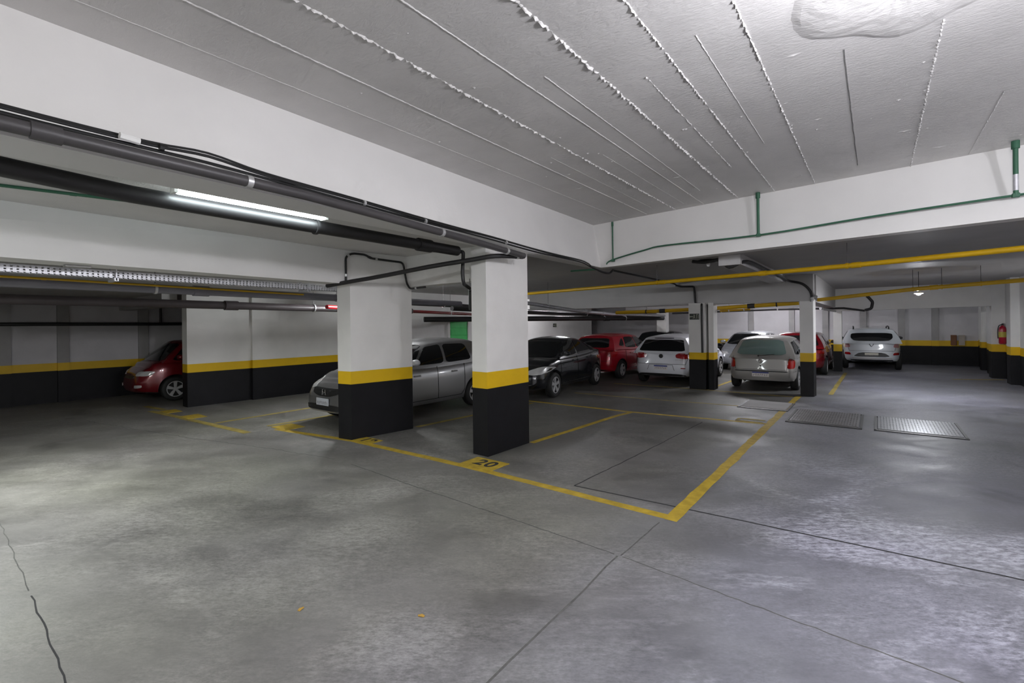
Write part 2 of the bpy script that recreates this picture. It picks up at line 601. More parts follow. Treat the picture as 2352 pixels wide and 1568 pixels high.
for (x, y0, y1, h, w, rag) in (
        (-3.61, -2, 8.0, 0.006, 0.006, 0.002), (-3.13, -2, 7.9, 0.011, 0.008, 0.002), (-2.63, -2, 7.9, 0.015, 0.009, 0.008),
        (-2.16, -2, 7.9, 0.009, 0.007, 0.002), (-1.98, 3.0, 7.0, 0.007, 0.007, 0.002), (-1.645, -2, 7.85, 0.017, 0.010, 0.008),
        (-2.9, 4.5, 7.5, 0.004, 0.006, 0.002), (-2.4, 4.8, 7.6, 0.004, 0.006, 0.002), (-1.38, 3.5, 6.2, 0.007, 0.008, 0.004),
        (-1.145, -2, 7.8, 0.011, 0.007, 0.004), (-0.92, 3.2, 5.6, 0.006, 0.006, 0.002), (-0.645, -2, 7.75, 0.012, 0.007, 0.004),
        (0.355, 4.0, 7.6, 0.008, 0.010, 0.005), (0.86, 5.6, 7.5, 0.006, 0.008, 0.003),
        (1.35, -2, 7.5, 0.008, 0.008, 0.003)):
    seam(x, x, y0, y1, h, w, rag)
# blobs of render left on the ceiling
for i in range(90):
    x = random.uniform(-3.6, 1.4)
    y = random.uniform(1.0, 7.4)
    r = random.uniform(0.006, 0.022)
    st = random.choice((1, 1, 1, 3.5))
    n = 7
    vs = [(x + r * st * math.cos(2 * PI * k / n), y + r * math.sin(2 * PI * k / n), ZC + 0.001) for k in range(n)] + [(x, y, ZC - r * 0.45)]
    cb.add(vs, [(k, (k + 1) % n, n) for k in range(n)])
# plastered round patch where the lamp cable enters
n, m = 40, 9
vs, fs = [], []
px, py = 0.14, 3.42
for j in range(m + 1):
    q = j / m
    for k in range(n):
        a = 2 * PI * k / n
        rr = (0.70 + 0.09 * math.sin(2 * a + 1) + 0.05 * math.sin(5 * a)) * q
        z = ZC - 0.034 * (1 - q ** 4) - (random.uniform(-0.003, 0.003) if q < 0.95 else -0.004)
        vs.append((px + rr * math.cos(a) * 0.72, py + rr * math.sin(a), z))
for j in range(m):
    for k in range(n):
        k2 = (k + 1) % n
        fs.append((j * n + k, j * n + k2, (j + 1) * n + k2, (j + 1) * n + k))
cb.add(vs, fs)
k0 = len(cb.f)
ys = [4.02 + 0.1 * i for i in range(32)]
vs = []
for y in ys:
    j_ = random.uniform(-0.002, 0.002)
    vs += [(-0.164 + j_, y, ZC - 0.0025), (-0.156 + j_, y, ZC - 0.0025), (-0.156 + j_, y, ZC + 0.001), (-0.164 + j_, y, ZC + 0.001)]
cb.add(vs, [(i * 4, i * 4 + 1, i * 4 + 5, i * 4 + 4) for i in range(31)] + [(i * 4 + 1, i * 4 + 2, i * 4 + 6, i * 4 + 5) for i in range(31)] + [(i * 4 + 3, i * 4, i * 4 + 4, i * 4 + 7) for i in range(31)], 1)
struct(cb.build('ceiling', [cl, noisy('groove_shadow', (0.2, 0.195, 0.19), 0.9, 0.3, 20)]))  # second material paints the shadow of an open groove as a dark strip

cb = MB()
cb.box(-6.8, -4.22, -5, 5.55, Z2, Z2 + 0.2)
struct(cb.build('ceiling_left', cl))
cb = MB()
cb.box(-17, -4.33, 5.47, 27, Z3, Z3 + 0.2)
cb.box(-4.33, 4.2, 8.38, 27, Z3, Z3 + 0.2)
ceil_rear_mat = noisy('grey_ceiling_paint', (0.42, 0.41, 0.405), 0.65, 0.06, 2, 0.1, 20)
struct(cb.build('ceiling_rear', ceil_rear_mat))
cb = MB()
cb.box(-17, -6.75, -5, 5.45, 2.62, 2.82)
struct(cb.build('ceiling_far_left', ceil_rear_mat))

# ---- beams
def warp(m, c, n=24):
    """a beam between two end sections (bottom near, bottom far edge, top ...), cut into short lengths"""
    e0 = [Vector(c[i]) for i in WARP_ENDS[0]]
    e1 = [Vector(c[i]) for i in WARP_ENDS[1]]
    vs, fs = [], []
    for i in range(n + 1):
        vs += [a_.lerp(b_, i / n) for a_, b_ in zip(e0, e1)]
    for i in range(n):
        for k in range(4):
            k2 = (k + 1) % 4
            fs.append((i * 4 + k, i * 4 + k2, i * 4 + 4 + k2, i * 4 + 4 + k))
    fs += [(0, 3, 2, 1), (n * 4, n * 4 + 1, n * 4 + 2, n * 4 + 3)]
    m.add(vs, fs)


WARP_ENDS = ((0, 1, 5, 4), (3, 2, 6, 7))
b = MB()   # long beam on the left of the front bay
warp(b, [(-4.12, -5, ZS), (-3.50, -5, ZS), (-4.17, 8.2, ZS), (-4.36, 8.2, ZS), (-4.3, -5, ZC + 0.1), (-3.82, -5, ZC + 0.1), (-4.30, 8.2, ZC + 0.1), (-4.5, 8.2, ZC + 0.1)])
struct(b.build('beam', whiteb, None, True, 30), 'white beam along the left edge of the raised ceiling')
WARP_ENDS = ((0, 3, 7, 4), (1, 2, 6, 5))
b = MB()   # beam across the end of the front bay
warp(b, [(-4.25, 8.22, ZS), (4.2, 6.78, ZS), (4.2, 7.0, ZS), (-4.25, 8.42, ZS), (-4.3, 8.12, ZC + 0.1), (4.2, 7.18, ZC + 0.1), (4.2, 7.5, ZC + 0.1), (-4.3, 8.42, ZC + 0.1)])
struct(b.build('beam', whiteb, None, True, 30), 'white beam across the end of the raised ceiling')
b = MB()   # filler slab behind that beam
b.hexa([(-4.3, 8.42, 2.93), (4.2, 7.0, 2.93), (4.2, 8.5, 2.93), (-4.3, 8.5, 2.93), (-4.3, 8.42, 3.1), (4.2, 7.0, 3.1), (4.2, 8.5, 3.1), (-4.3, 8.5, 3.1)])
struct(b.build('ceiling_edge', ceil_rear_mat))
b = MB()   # beam between left bay and far left bay
b.hexa([(-6.55, -5, 2.5), (-5.98, -5, 2.5), (-6.657, 4.42, 2.5), (-6.95, 4.42, 2.5), (-6.6, -5, 3.1), (-6.08, -5, 3.1), (-6.657, 4.42, 3.1), (-6.95, 4.42, 3.1)])
struct(b.build('beam', whiteb), 'white beam running to the wide column')
b = MB()   # beam joining the two front columns
b.box(-6.6, -4.32, 5.40, 5.62, 2.5, 3.1)
struct(b.build('beam', whiteb), 'white beam joining the two front columns')
b = MB()
b.box(-9.5, -1.18, 13.28, 13.62, 2.30, 3.0)
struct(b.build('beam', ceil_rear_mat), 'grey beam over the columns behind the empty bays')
b = MB()
b.box(-2.10, -1.76, 8.45, 13.3, 2.77, 3.0)
struct(b.build('beam', greytr), 'shallow pale beam under the grey ceiling')
b = MB()
b.box(-1.45, -1.15, 13.62, 20.5, 2.28, 3.0)
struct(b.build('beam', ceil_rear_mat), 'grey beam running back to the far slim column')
b = MB()
b.hexa([(-1.2, 20.5, 2.16), (3.2, 20.45, 2.22), (3.2, 20.8, 2.22), (-1.2, 20.85, 2.16), (-1.2, 20.5, 3), (3.2, 20.45, 3), (3.2, 20.8, 3), (-1.2, 20.85, 3)])
struct(b.build('beam', white), 'white beam above the far parking bays')
b = MB()
b.box(-9.2, -1.2, 20.55, 20.85, 2.33, 3.0)
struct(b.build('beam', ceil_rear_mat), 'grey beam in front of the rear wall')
b = MB()
b.box(-16.4, -12.9, 3.6, 3.9, 2.33, 2.7)
struct(b.build('beam', ceil_rear_mat), 'dark beam over the far left bay')


# ---- painted columns and walls (black foot, yellow band, white above)
def banded(name, base, z1, zb, zy, top=white, label=None, foot=black):
    m = MB()
    for lo, hi, mi in ((0.0, zb, 2), (zb, zy, 1), (zy, z1, 0)):
        m.hexa([(x, y, lo) for x, y in base] + [(x, y, hi) for x, y in base], mi)
    # drop the inner faces between the layers
    o = m.build(name, [top, yellow, foot])
    bm = bmesh.new()
    bm.from_mesh(o.data)
    kill = [f_ for f_ in bm.faces if abs(f_.normal.z) > 0.9 and 0.01 < f_.calc_center_median().z < z1 - 0.01]
    bmesh.ops.delete(bm, geom=kill, context='FACES')
    bm.to_mesh(o.data)
    bm.free()
    struct(o, label)
    return o


def rect(x0, x1, y0, y1):
    return [(x0, y0), (x1, y0), (x1, y1), (x0, y1)]


banded('column', [(-4.525, 4.915), (-4.243, 4.905), (-4.228, 5.86), (-4.51, 5.86)], ZS + 0.02, 0.936, 1.165, label='column with black foot and yellow band beside bay number 20')
banded('column', [(-6.95, 4.325), (-6.655, 4.37), (-6.50, 5.50), (-6.8, 5.50)], Z2 + 0.02, 0.89, 1.097, label='wide column with black foot and yellow band beside bay number 19')
banded('column', [(-4.06, 13.16), (-3.63, 13.16), (-3.63, 13.62), (-4.06, 13.62)], 2.34, 0.81, 1.0, label='column between the white and the silver hatchback')
banded('column', [(-3.575, 13.26), (-3.44, 13.26), (-3.44, 13.64), (-3.575, 13.64)], 2.34, 0.81, 1.0, label='slim pier beside the column by the white hatchback')
m = MB()
m.box(-3.64, -3.57, 13.42, 13.60, 0.0, 2.34)
struct(m.build('column_infill', noisy('green_grey_infill', (0.06, 0.09, 0.075), 0.7, 0.1, 5)))
banded('column', [(-1.465, 13.30), (-1.20, 13.30), (-1.155, 13.40), (-1.155, 13.62), (-1.465, 13.62)][:4] if False else [(-1.465, 13.30), (-1.19, 13.32), (-1.165, 13.62), (-1.45, 13.62)], 2.35, 0.836, 1.047, label='column right of the silver hatchback')
banded('column', rect(-1.22, -0.97, 20.5, 20.85), 2.2, 0.72, 0.97, label='far slim column left of the white crossover')
banded('column', rect(-7.72, -7.3, 20.5, 20.85), 2.4, 0.75, 0.97, label='far column behind the red hatchback')
banded('column', rect(2.80, 3.3, 20.42, 20.9), 3.0, 0.81, 1.04, label='pier carrying the fire extinguisher')
banded('column', rect(2.92, 3.3, 18.6, 19.1), 3.0, 0.81, 1.04, label='pier nearest the right edge')
for yy in (22.0, 23.4):
    banded('column', rect(2.95, 3.3, yy, yy + 0.35), 3.0, 0.79, 1.0, label='shallow pier on the right wall')
banded('wall_right', rect(3.1, 3.4, 8.4, 25.3), 3.0, 0.80, 1.02)
m = MB()
m.box(4.2, 4.4, -5, 8.6, 0, 3.9)
struct(m.build('wall_front_right', white))
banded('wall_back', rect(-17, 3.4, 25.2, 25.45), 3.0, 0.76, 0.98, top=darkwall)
for x in (-9.2, -6.6, -4.9, -3.2, -1.9, -0.55, 0.72, 1.75):
    banded('pilaster', rect(x, x + 0.22, 25.12, 25.22), 2.98, 0.76, 0.98, top=greyc, label='grey pilaster on the rear wall')
banded('wall_left', [(-12.86, 3.98), (-12.56, 3.98), (-12.52, 5.36), (-12.86, 5.36)], 2.62, 0.794, 0.99)
banded('wall_left_rear', [(-12.76, 5.36), (-12.42, 5.36), (-12.30, 23.0), (-12.7, 23.0)], 2.96, 0.80, 1.0)
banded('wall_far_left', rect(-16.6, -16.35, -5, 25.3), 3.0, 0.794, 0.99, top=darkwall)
for yy in (1.33, 2.35, 4.0):
    banded('pilaster', rect(-16.36, -16.27, yy, yy + 0.22), 2.62, 0.794, 0.99, top=greyc, label='grey pilaster on the dark far left wall')
m = MB()
m.box(-17, 4.4, -5.2, -5, 0, 3.95)
struct(m.build('wall_behind', white))
m = MB()
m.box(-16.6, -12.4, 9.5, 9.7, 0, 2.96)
struct(m.build('wall_inner', darkwall))

# ---- green door on the left rear wall, with pale frame
d = MB()
d.box(-12.40, -12.30, 12.1, 12.2, 0, 2.05)
d.box(-12.40, -12.30, 13.15, 13.25, 0, 2.05)
d.box(-12.40, -12.30, 12.1, 13.25, 2.0, 2.1)
dr = struct(d.build('door_1', white))
d = MB()
d.box(-12.385, -12.335, 12.2, 13.15, 0.02, 2.0)
for k in range(7):
    d.box(-12.335, -12.318, 12.25, 13.10, 0.1 + k * 0.27, 0.1 + k * 0.27 + 0.21)
d.build('door_leaf', greend, dr, bevel=0.006)
d = MB()
d.tube([(-12.31, 12.28, 1.0), (-12.27, 12.28, 1.0), (-12.27, 12.40, 1.0)], 0.012, 8)
d.build('door_handle', clampm, dr)

# ------------------------------------------------------------------ pipes, conduits, trays
def pipe(name, pts, r, mat, label, cat='pipe', group=None, couplings=(), cmat=None, clamps=(), rods=(), rodtop=None, n=14):
    """pipe mesh with coupling, clamp and hanger rod parts; couplings/clamps/rods given as (t) along the path"""
    P = [Vector(p) for p in pts]
    L = [0]
    for a, b_ in zip(P[:-1], P[1:]):
        L.append(L[-1] + (b_ - a).length)

    def at(t):
        s_ = t * L[-1]
        for i in range(len(P) - 1):
            if s_ <= L[i + 1] or i == len(P) - 2:
                d_ = (P[i + 1] - P[i])
                return P[i] + d_ * ((s_ - L[i]) / max(d_.length, 1e-6)), d_.normalized()
    o = MB().tube(P, r, n).build(name, mat, None, True)
    tag(o, label, cat, group)
    for t in couplings:
        p, dd = at(t)
        MB().tube([p - dd * r * 1.6, p + dd * r * 1.6], r * 1.22, n).build('coupling', cmat or mat, o, True)
    for t in clamps:
        p, dd = at(t)
        MB().tube([p - dd * 0.02, p + dd * 0.02], r * 1.18, n).build('clamp', clampm, o, True)
    for t in rods:
        p, dd = at(t)
        if rodtop - p.z > 0.03:
            q = MB().tube([(p.x, p.y, p.z), (p.x, p.y, rodtop + 0.01)], 0.0045, 6)
            q.build('hanger_rod', darkp, o, True)
            MB().tube([p - dd * 0.015, p + dd * 0.015], r * 1.2, n).build('clamp', cmat or clampm, o, True)
    return o


# drain pipe along the lower edge of the left beam
P1 = [(-3.40, -3.0, 3.01), (-3.60, 0.30, 2.905), (-3.68, 2.03, 2.898), (-3.83, 4.30, 2.825), (-3.88, 5.30, 2.775)]
pipe('drain_pipe', P1, 0.04, dgreyp, 'dark grey drain pipe hung along the lower edge of the left beam', clamps=(0.55, 0.8, 0.95), couplings=(0.42,))
# curved lower continuation to the wide column
pipe('drain_pipe', smoothpath([(-3.90, 5.30, 2.765), (-4.02, 4.86, 2.74), (-4.35, 4.70, 2.70), (-5.0, 4.55, 2.65), (-5.9, 4.36, 2.56), (-6.45, 4.24, 2.515), (-6.95, 4.15, 2.475)], 5), 0.032, blackp,
     'curved black drain pipe swinging across to the wide column', clamps=(0.03,))
# cable bundle on the beam face above it
cbd = MB()
for k, (dx, dz, r) in enumerate(((0.0, 0.055, 0.011), (0.012, 0.078, 0.010), (-0.004, 0.095, 0.008))):
    pts = []
    for (x, y, z) in ((-3.40, -3.0, 3.01), (-3.55, -0.5, 2.93), (-3.60, 0.30, 2.905), (-3.63, 0.95, 2.912), (-3.65, 1.3, 2.918 + 0.014 * k), (-3.67, 1.7, 2.900), (-3.71, 2.5, 2.885), (-3.80, 3.6, 2.862), (-3.86, 4.6, 2.85),
                      (-3.93, 5.6, 2.832), (-3.99, 6.4, 2.83), (-4.03, 7.2, 2.835), (-4.08, 7.6, 2.80)):
        pts.append((x + dx - 0.01, y, z + dz + random.uniform(-0.005, 0.005)))
    cbd.tube(smoothpath(pts, 4), r, 7)
o = tag(cbd.build('cable_bundle', cabl, None, True), 'thin black cables tied above the drain pipe on the left beam', 'cable')
m = MB()
m.tube([(-3.588, 0.80, 2.985), (-3.598, 0.90, 2.980)], 0.022, 8)
m.build('cable_tag', tagm, o, True)
for y_, x_, z_ in ((1.02, -3.62, 2.985), (2.6, -3.715, 2.955), (3.4, -3.78, 2.93), (4.9, -3.875, 2.91)):
    MB().tube([(x_, y_ - 0.012, z_), (x_, y_ + 0.012, z_)], 0.024, 8).build('cable_tie', clampm if y_ > 2 else cabl, o, True)

# thick black pipe in the left bay, below its ceiling
P2 = [(-4.60, -4.0, 2.99), (-4.60, 0.40, 2.913), (-4.60, 1.09, 2.875), (-4.60, 2.51, 2.862), (-4.60, 4.72, 2.852)]
pipe('waste_pipe', P2, 0.068, blackp, 'thick black waste pipe under the left bay ceiling hiding the lit tube', couplings=(0.93,), rods=(0.76,), rodtop=Z2, cmat=blackp)
pipe('waste_pipe', bendpath([(-4.60, 4.78, 2.852), (-4.60, 4.84, 2.85), (-4.585, 4.80, 2.55), (-4.585, 4.82, 2.40), (-4.95, 5.35, 2.38), (-4.95, 5.35, 2.05)], 0.06), 0.026, blackp,
     'black downpipe stepping round the left side of the narrow column', rods=(0.75,), rodtop=2.52)
# green conduit on the left bay ceiling
pipe('green_conduit', [(-5.95, -3, Z2 - 0.012), (-5.70, 0.49, Z2 - 0.012), (-5.48, 1.44, Z2 - 0.012), (-5.3, 2.2, Z2 - 0.012)], 0.014, greenp, 'dark green conduit clipped to the left bay ceiling', 'conduit', couplings=(0.75,))
# loop of black conduit on the wide column
pipe('black_conduit', bendpath([(-6.622, 4.28, 2.49), (-6.622, 4.28, 2.93), (-6.615, 4.40, 2.99), (-6.595, 4.62, 2.99), (-6.58, 4.72, 2.94), (-6.545, 5.05, 2.93), (-6.50, 5.32, 2.92), (-6.46, 5.36, 2.56), (-6.40, 5.38, 2.46), (-6.0, 5.38, 2.47)], 0.07), 0.017, blackp,
     'black conduit looping over the top of the wide column', 'conduit', clamps=(0.06, 0.2, 0.42, 0.9), couplings=(0.37,))
# cable run bending at the inner corner of the two white beams
pipe('black_conduit', smoothpath([(-4.08, 7.60, 2.86), (-4.09, 7.9, 2.82), (-4.08, 8.10, 2.79), (-4.02, 8.26, 2.78), (-4.12, 8.62, 2.87), (-4.30, 9.2, 2.91), (-4.40, 11.5, 2.915), (-4.42, 12.9, 2.90), (-4.42, 13.2, 2.88)], 4), 0.020, blackp,
     'black conduit crossing the grey ceiling from the corner of the white beams', 'conduit')
pipe('black_conduit', bendpath([(-4.42, 13.2, 2.86), (-4.30, 13.24, 2.82), (-3.93, 13.24, 2.80), (-3.90, 13.24, 2.33), (-3.72, 13.20, 2.32), (-3.705, 13.125, 2.29), (-3.695, 13.13, 1.0)], 0.05), 0.026, blackp,
     'black conduit dropping down the column beside the exit sign', 'conduit')
# green conduit along the cross beam with short drops
gy = lambda x: 8.16 - 0.165 * (x + 4.2) - 0.025
GP = [(-4.0, gy(-4.0) - 0.01, 2.93), (-3.88, gy(-3.88), 3.00), (-3.2, gy(-3.2), 3.10), (-2.8, gy(-2.8), 3.13), (-1.35, gy(-1.35), 3.085), (-0.04, gy(-0.04), 3.12), (1.18, gy(1.18), 3.13), (3.8, gy(3.8), 3.14)]
gc = pipe('green_conduit', smoothpath(GP, 4), 0.013, greenp, 'green conduit running along the white cross beam', 'conduit')
for (x, w_) in ((-3.86, 0.013), (-1.35, 0.02), (1.19, 0.022)):
    zb = 2.99 if x < -3 else 3.085 if x < 0 else 3.13
    q = MB().tube([(x, gy(x) + 0.0, zb), (x, gy(x) - 0.005, ZC - 0.02)], w_, 10)
    dro = q.build('conduit_drop', greenp, gc, True)
    MB().tube([(x, gy(x) - 0.005, ZC - 0.085), (x, gy(x) - 0.005, ZC - 0.005)], w_ * 1.55, 10).build('coupling', greenp, dro, True)
    MB().box(x - 0.03, x + 0.03, gy(x) - 0.02, gy(x) + 0.03, zb - 0.022, zb + 0.022).build('junction_box', greenp, dro, bevel=0.006)
    if x > 1:
        MB().tube([(x, gy(x) - 0.003, zb + 0.05), (x, gy(x) - 0.003, zb + 0.22)], w_ * 1.04, 10).build('sleeve', galv, dro, True)
# green stub under the corner
pipe('green_conduit', [(-4.75, 8.05, 2.86), (-4.25, 8.15, 2.86)], 0.016, greenp, 'short green conduit under the corner of the white beams', 'conduit')

# gas pipes
pipe('gas_pipe', [(-7.1, 9.75, 2.60), (-3.26, 8.95, 2.60), (-0.29, 8.25, 2.60), (1.31, 7.64, 2.60), (4.1, 6.9, 2.60)], 0.035, gasy, 'near yellow gas pipe hung under the grey ceiling', rods=(0.33, 0.60, 0.86), rodtop=Z3, couplings=(0.34, 0.5, 0.61), cmat=gasy)
pipe('gas_pipe', [(-1.30, 13.95, 2.335), (-1.10, 13.95, 2.345), (0.77, 13.95, 2.515), (2.42, 13.95, 2.60), (3.08, 13.95, 2.62)], 0.045, gasy, 'far yellow gas pipe right of the column by the silver hatchback', rods=(0.45, 0.56, 0.70), rodtop=Z3, couplings=(0.53,), cmat=gasy)
pipe('gas_pipe', [(-6.6, 14.0, 2.16), (-5.2, 14.0, 2.17), (-3.58, 14.0, 2.205), (-1.55, 14.0, 2.285)], 0.055, gasy, 'yellow gas pipe behind the grey beam and its columns', couplings=(0.3, 0.78), cmat=blackp, rods=(0.2, 0.5, 0.9), rodtop=Z3)
pipe('gas_pipe', [(-3.6, 14.6, 2.14), (-2.8, 14.6, 2.17)], 0.03, gasy, 'short yellow gas branch below the pipe behind the grey beam', rods=(0.3, 0.8), rodtop=Z3)
o = MB().tube(smoothpath([(-1.22, 13.25, 2.30), (-1.20, 13.2, 2.36), (-1.12, 13.35, 2.40)], 4), 0.03, 8).build('pipe_clamp', clampm, None, True)
tag(o, 'pale metal clamp at the head of the column right of the silver hatchback', 'clamp')
# conduit on the shallow beam and down to the column
pipe('black_conduit', smoothpath([(-2.62, 8.75, 2.92), (-2.4, 8.72, 2.885), (-2.12, 8.62, 2.89), (-1.95, 8.55, 2.745), (-1.72, 8.75, 2.84), (-1.70, 10.5, 2.84), (-1.70, 12.4, 2.84), (-1.66, 13.2, 2.80), (-1.4, 13.22, 2.72), (-1.24, 13.22, 2.55), (-1.20, 13.24, 2.38)], 5), 0.028, blackp,
     'black conduit beside the shallow pale beam dropping to the column', 'conduit')
lampfit = empty('ceiling_lamp', (-2.42, 8.95, Z3), 0, 'round unlit ceiling lamp beside the shallow pale beam', 'lamp')
MB().lathe([(0.16, 0.0), (0.16, -0.03), (0.13, -0.05), (0.05, -0.055)], n=20).build('lamp_base', blackt, lampfit, True)
MB().lathe([(0.03, -0.05), (0.035, -0.09), (0.02, -0.12), (0.0, -0.125)], (0.02, 0, 0), n=12).build('bulb', tagm, lampfit, True)
# black pipe in front of the rear wall
pipe('water_pipe', [(-7.0, 20.45, 2.22), (-3.0, 20.45, 2.27), (-0.9, 20.42, 2.26), (-0.3, 20.36, 2.15)], 0.035, blackp, 'black water pipe in front of the rear grey beam', clamps=(0.3, 0.6))
pipe('water_pipe', bendpath([(-0.3, 20.45, 2.17), (-0.12, 20.45, 2.22), (-0.08, 20.45, 2.45), (-0.3, 20.45, 2.75)], 0.06), 0.045, blackp, 'black elbow pipe on the white beam above the crossover')
pipe('water_pipe', [(-1.42, 18.2, 2.22), (-1.15, 20.38, 2.16)], 0.04, greytr, 'pale pipe sloping down to the far slim column', clamps=(0.1, 0.9), rods=(0.1,), rodtop=2.29)
# far left wall pipe
pipe('water_pipe', [(-16.225, -4.9, 2.0), (-16.225, 4.3, 1.955), (-16.225, 9.4, 1.95)], 0.045, blackp, 'black pipe along the dark far left wall')
pipe('water_pipe', [(-16.24, 4.5, 1.96), (-16.24, 4.5, 2.62)], 0.03, darkp, 'short riser on the dark far left wall')
# left bay services beyond the beam
tray = empty('cable_tray', (-7.0, 0, 0), 0, 'perforated galvanized cable tray hung below the left beam', 'cable tray')
t = MB()
TY0, TY1, TX, TZ = -3.0, 5.6, 0.0, 2.43
slope = lambda y: -0.055 * (y - 0.5)
nr = 190
for s_ in (-0.09, 0.09):
    for z_ in (0.0, 0.028, 0.058):
        t.hexa([(s_ - 0.006 + slope(TY0), TY0, TZ + z_ - 0.006), (s_ + 0.006 + slope(TY0), TY0, TZ + z_ - 0.006), (s_ + 0.006 + slope(TY1), TY1, TZ + z_ - 0.006), (s_ - 0.006 + slope(TY1), TY1, TZ + z_ - 0.006),
                (s_ - 0.006 + slope(TY0), TY0, TZ + z_ + 0.006), (s_ + 0.006 + slope(TY0), TY0, TZ + z_ + 0.006), (s_ + 0.006 + slope(TY1), TY1, TZ + z_ + 0.006), (s_ - 0.006 + slope(TY1), TY1, TZ + z_ + 0.006)])
t.build('side_rail', galv, tray)
t = MB()
for k in range(nr):
    y = TY0 + (TY1 - TY0) * (k + 0.5) / nr
    x = slope(y)
    t.box(x - 0.095, x + 0.095, y - 0.014, y + 0.014, TZ - 0.016, TZ - 0.010)
    for s_ in (-0.09, 0.09):
        t.box(x + s_ - 0.004, x + s_ + 0.004, y - 0.014, y + 0.014, TZ - 0.012, TZ + 0.06)
for s_ in (-0.05, 0.0, 0.05):
    t.hexa([(s_ - 0.012 + slope(TY0), TY0, TZ - 0.017), (s_ + 0.012 + slope(TY0), TY0, TZ - 0.017), (s_ + 0.012 + slope(TY1), TY1, TZ - 0.017), (s_ - 0.012 + slope(TY1), TY1, TZ - 0.017),
            (s_ - 0.012 + slope(TY0), TY0, TZ - 0.009), (s_ + 0.012 + slope(TY0), TY0, TZ - 0.009), (s_ + 0.012 + slope(TY1), TY1, TZ - 0.009), (s_ - 0.012 + slope(TY1), TY1, TZ - 0.009)])
t.build('perforated_base', galv, tray)
t = MB()
for k in range(4):
    t.tube([(-0.05 + 0.03 * k + slope(TY0), TY0, TZ + 0.005), (-0.05 + 0.03 * k + slope(TY1), TY1, TZ + 0.005)], 0.010, 6)
t.build('cable', cabl, tray, True)
for y in (1.5, 3.9):
    x = slope(y)
    t = MB()
    t.box(x - 0.14, x + 0.14, y - 0.02, y + 0.02, TZ - 0.055, TZ - 0.018)
    t.box(x - 0.14, x - 0.125, y - 0.006, y + 0.006, TZ - 0.05, 2.63)
    t.box(x + 0.125, x + 0.14, y - 0.006, y + 0.006, TZ - 0.05, 2.63)
    t.build('hanger', galv, tray)
o = MB().box(-6.72, -6.60, 1.02, 1.22, 2.475, 2.505).build('junction_box', greyc)
tag(o, 'small grey junction box under the left beam', 'box')
pipe('gas_pipe', [(-7.60, -3, 2.44), (-7.80, 1.0, 2.43), (-7.93, 3.4, 2.40), (-7.96, 4.3, 2.39)], 0.014, gasy, 'thin yellow gas pipe above the big grey pipe on the left', couplings=(0.55,))
pipe('drain_pipe', [(-7.95, -3, 2.40), (-8.05, 1.7, 2.39), (-8.1, 3.6, 2.375), (-8.2, 8.5, 2.35)], 0.065, greyp, 'big grey drain pipe under the far left ceiling', couplings=(0.5,), rods=(0.45, 0.7), rodtop=2.63)
pipe('drain_pipe', [(-9.7, -3, 2.28), (-9.9, 2.5, 2.265), (-10.05, 8.5, 2.22)], 0.075, darkp, 'dark brown drain pipe deeper under the far left ceiling', couplings=(0.6,), rods=(0.3, 0.75), rodtop=2.63)
pipe('fire_pipe', [(-9.4, 5.6, 2.25), (-9.7, 6.4, 2.24), (-11.2, 12.0, 2.2), (-12.1, 14.2, 2.16)], 0.045, redp, 'red fire pipe running back towards the green door', rods=(0.1, 0.6), rodtop=Z3)
pipe('drain_pipe', [(-8.5, 6.0, 2.36), (-9.3, 9.0, 2.38), (-10.5, 16.0, 2.30)], 0.06, darkp, 'dark drain pipe seen between the two front columns', rods=(0.3, 0.8), rodtop=Z3)
# services over the black saloon
pipe('steel_pipe', [(-7.0, 9.0, 2.39), (-7.0, 9.75, 2.355), (-7.0, 12.0, 2.21), (-7.05, 14.6, 2.13), (-7.2, 20.0, 2.12)], 0.05, galv, 'shiny steel pipe above the black saloon', couplings=(0.35, 0.45), rods=(0.15, 0.6), rodtop=Z3)
pipe('drain_pipe', [(-8.6, 8.6, 2.25), (-9.2, 13.0, 2.21), (-8.6, 19.5, 2.15)], 0.06, blackp, 'black drain pipe above the black saloon', rods=(0.15, 0.7), rodtop=Z3)
pipe('drain_pipe', [(-11.8, 10.5, 2.02), (-9.4, 14.5, 2.02), (-8.3, 18.2, 2.02), (-7.35, 20.3, 2.02)], 0.09, blackp, 'thick black pipe bundle above the red hatchback', couplings=(0.7,), rods=(0.2, 0.8), rodtop=Z3)

# ------------------------------------------------------------------ drain covers, signs, extinguisher, lamps
def grate(name, x0, x1, y0, y1, mat, label, studs=True):
    r = empty(name, ((x0 + x1) / 2, (y0 + y1) / 2, 0), 0, label, 'drain cover')
    hx, hy = (x1 - x0) / 2, (y1 - y0) / 2
    t = MB()
    w = 0.035
    t.box(-hx, hx, -hy, -hy + 0.07, -0.01, 0.012)  # near bar made wide and black for the shadowed gap there
    t.box(-hx, hx, hy - w, hy, -0.01, 0.012)
    t.box(-hx, -hx + w, -hy + w, hy - w, -0.01, 0.012)
    t.box(hx - w, hx, -hy + w, hy - w, -0.01, 0.012)
    t.build('frame', blackt, r)
    t = MB()
    t.box(-hx + 0.05, hx - 0.05, -hy + 0.10, hy - 0.05, 0.0, 0.022)
    if studs:
        nx, ny = 24, 14
        for i in range(nx):
            for j in range(ny):
                x = -hx + 0.09 + (2 * hx - 0.18) * i / (nx - 1)
                y = -hy + 0.14 + (2 * hy - 0.23) * j / (ny - 1)
                s_ = 1 if (i + j) % 2 else -1
                t.add([(x - 0.012, y - 0.012 * s_, 0.022), (x + 0.006, y - 0.0, 0.022), (x + 0.012, y + 0.012 * s_, 0.022), (x - 0.006, y, 0.022), (x, y, 0.029)], [(0, 1, 4), (1, 2, 4), (2, 3, 4), (3, 0, 4)])
    t.build('cover_plate', mat, r)
    return r


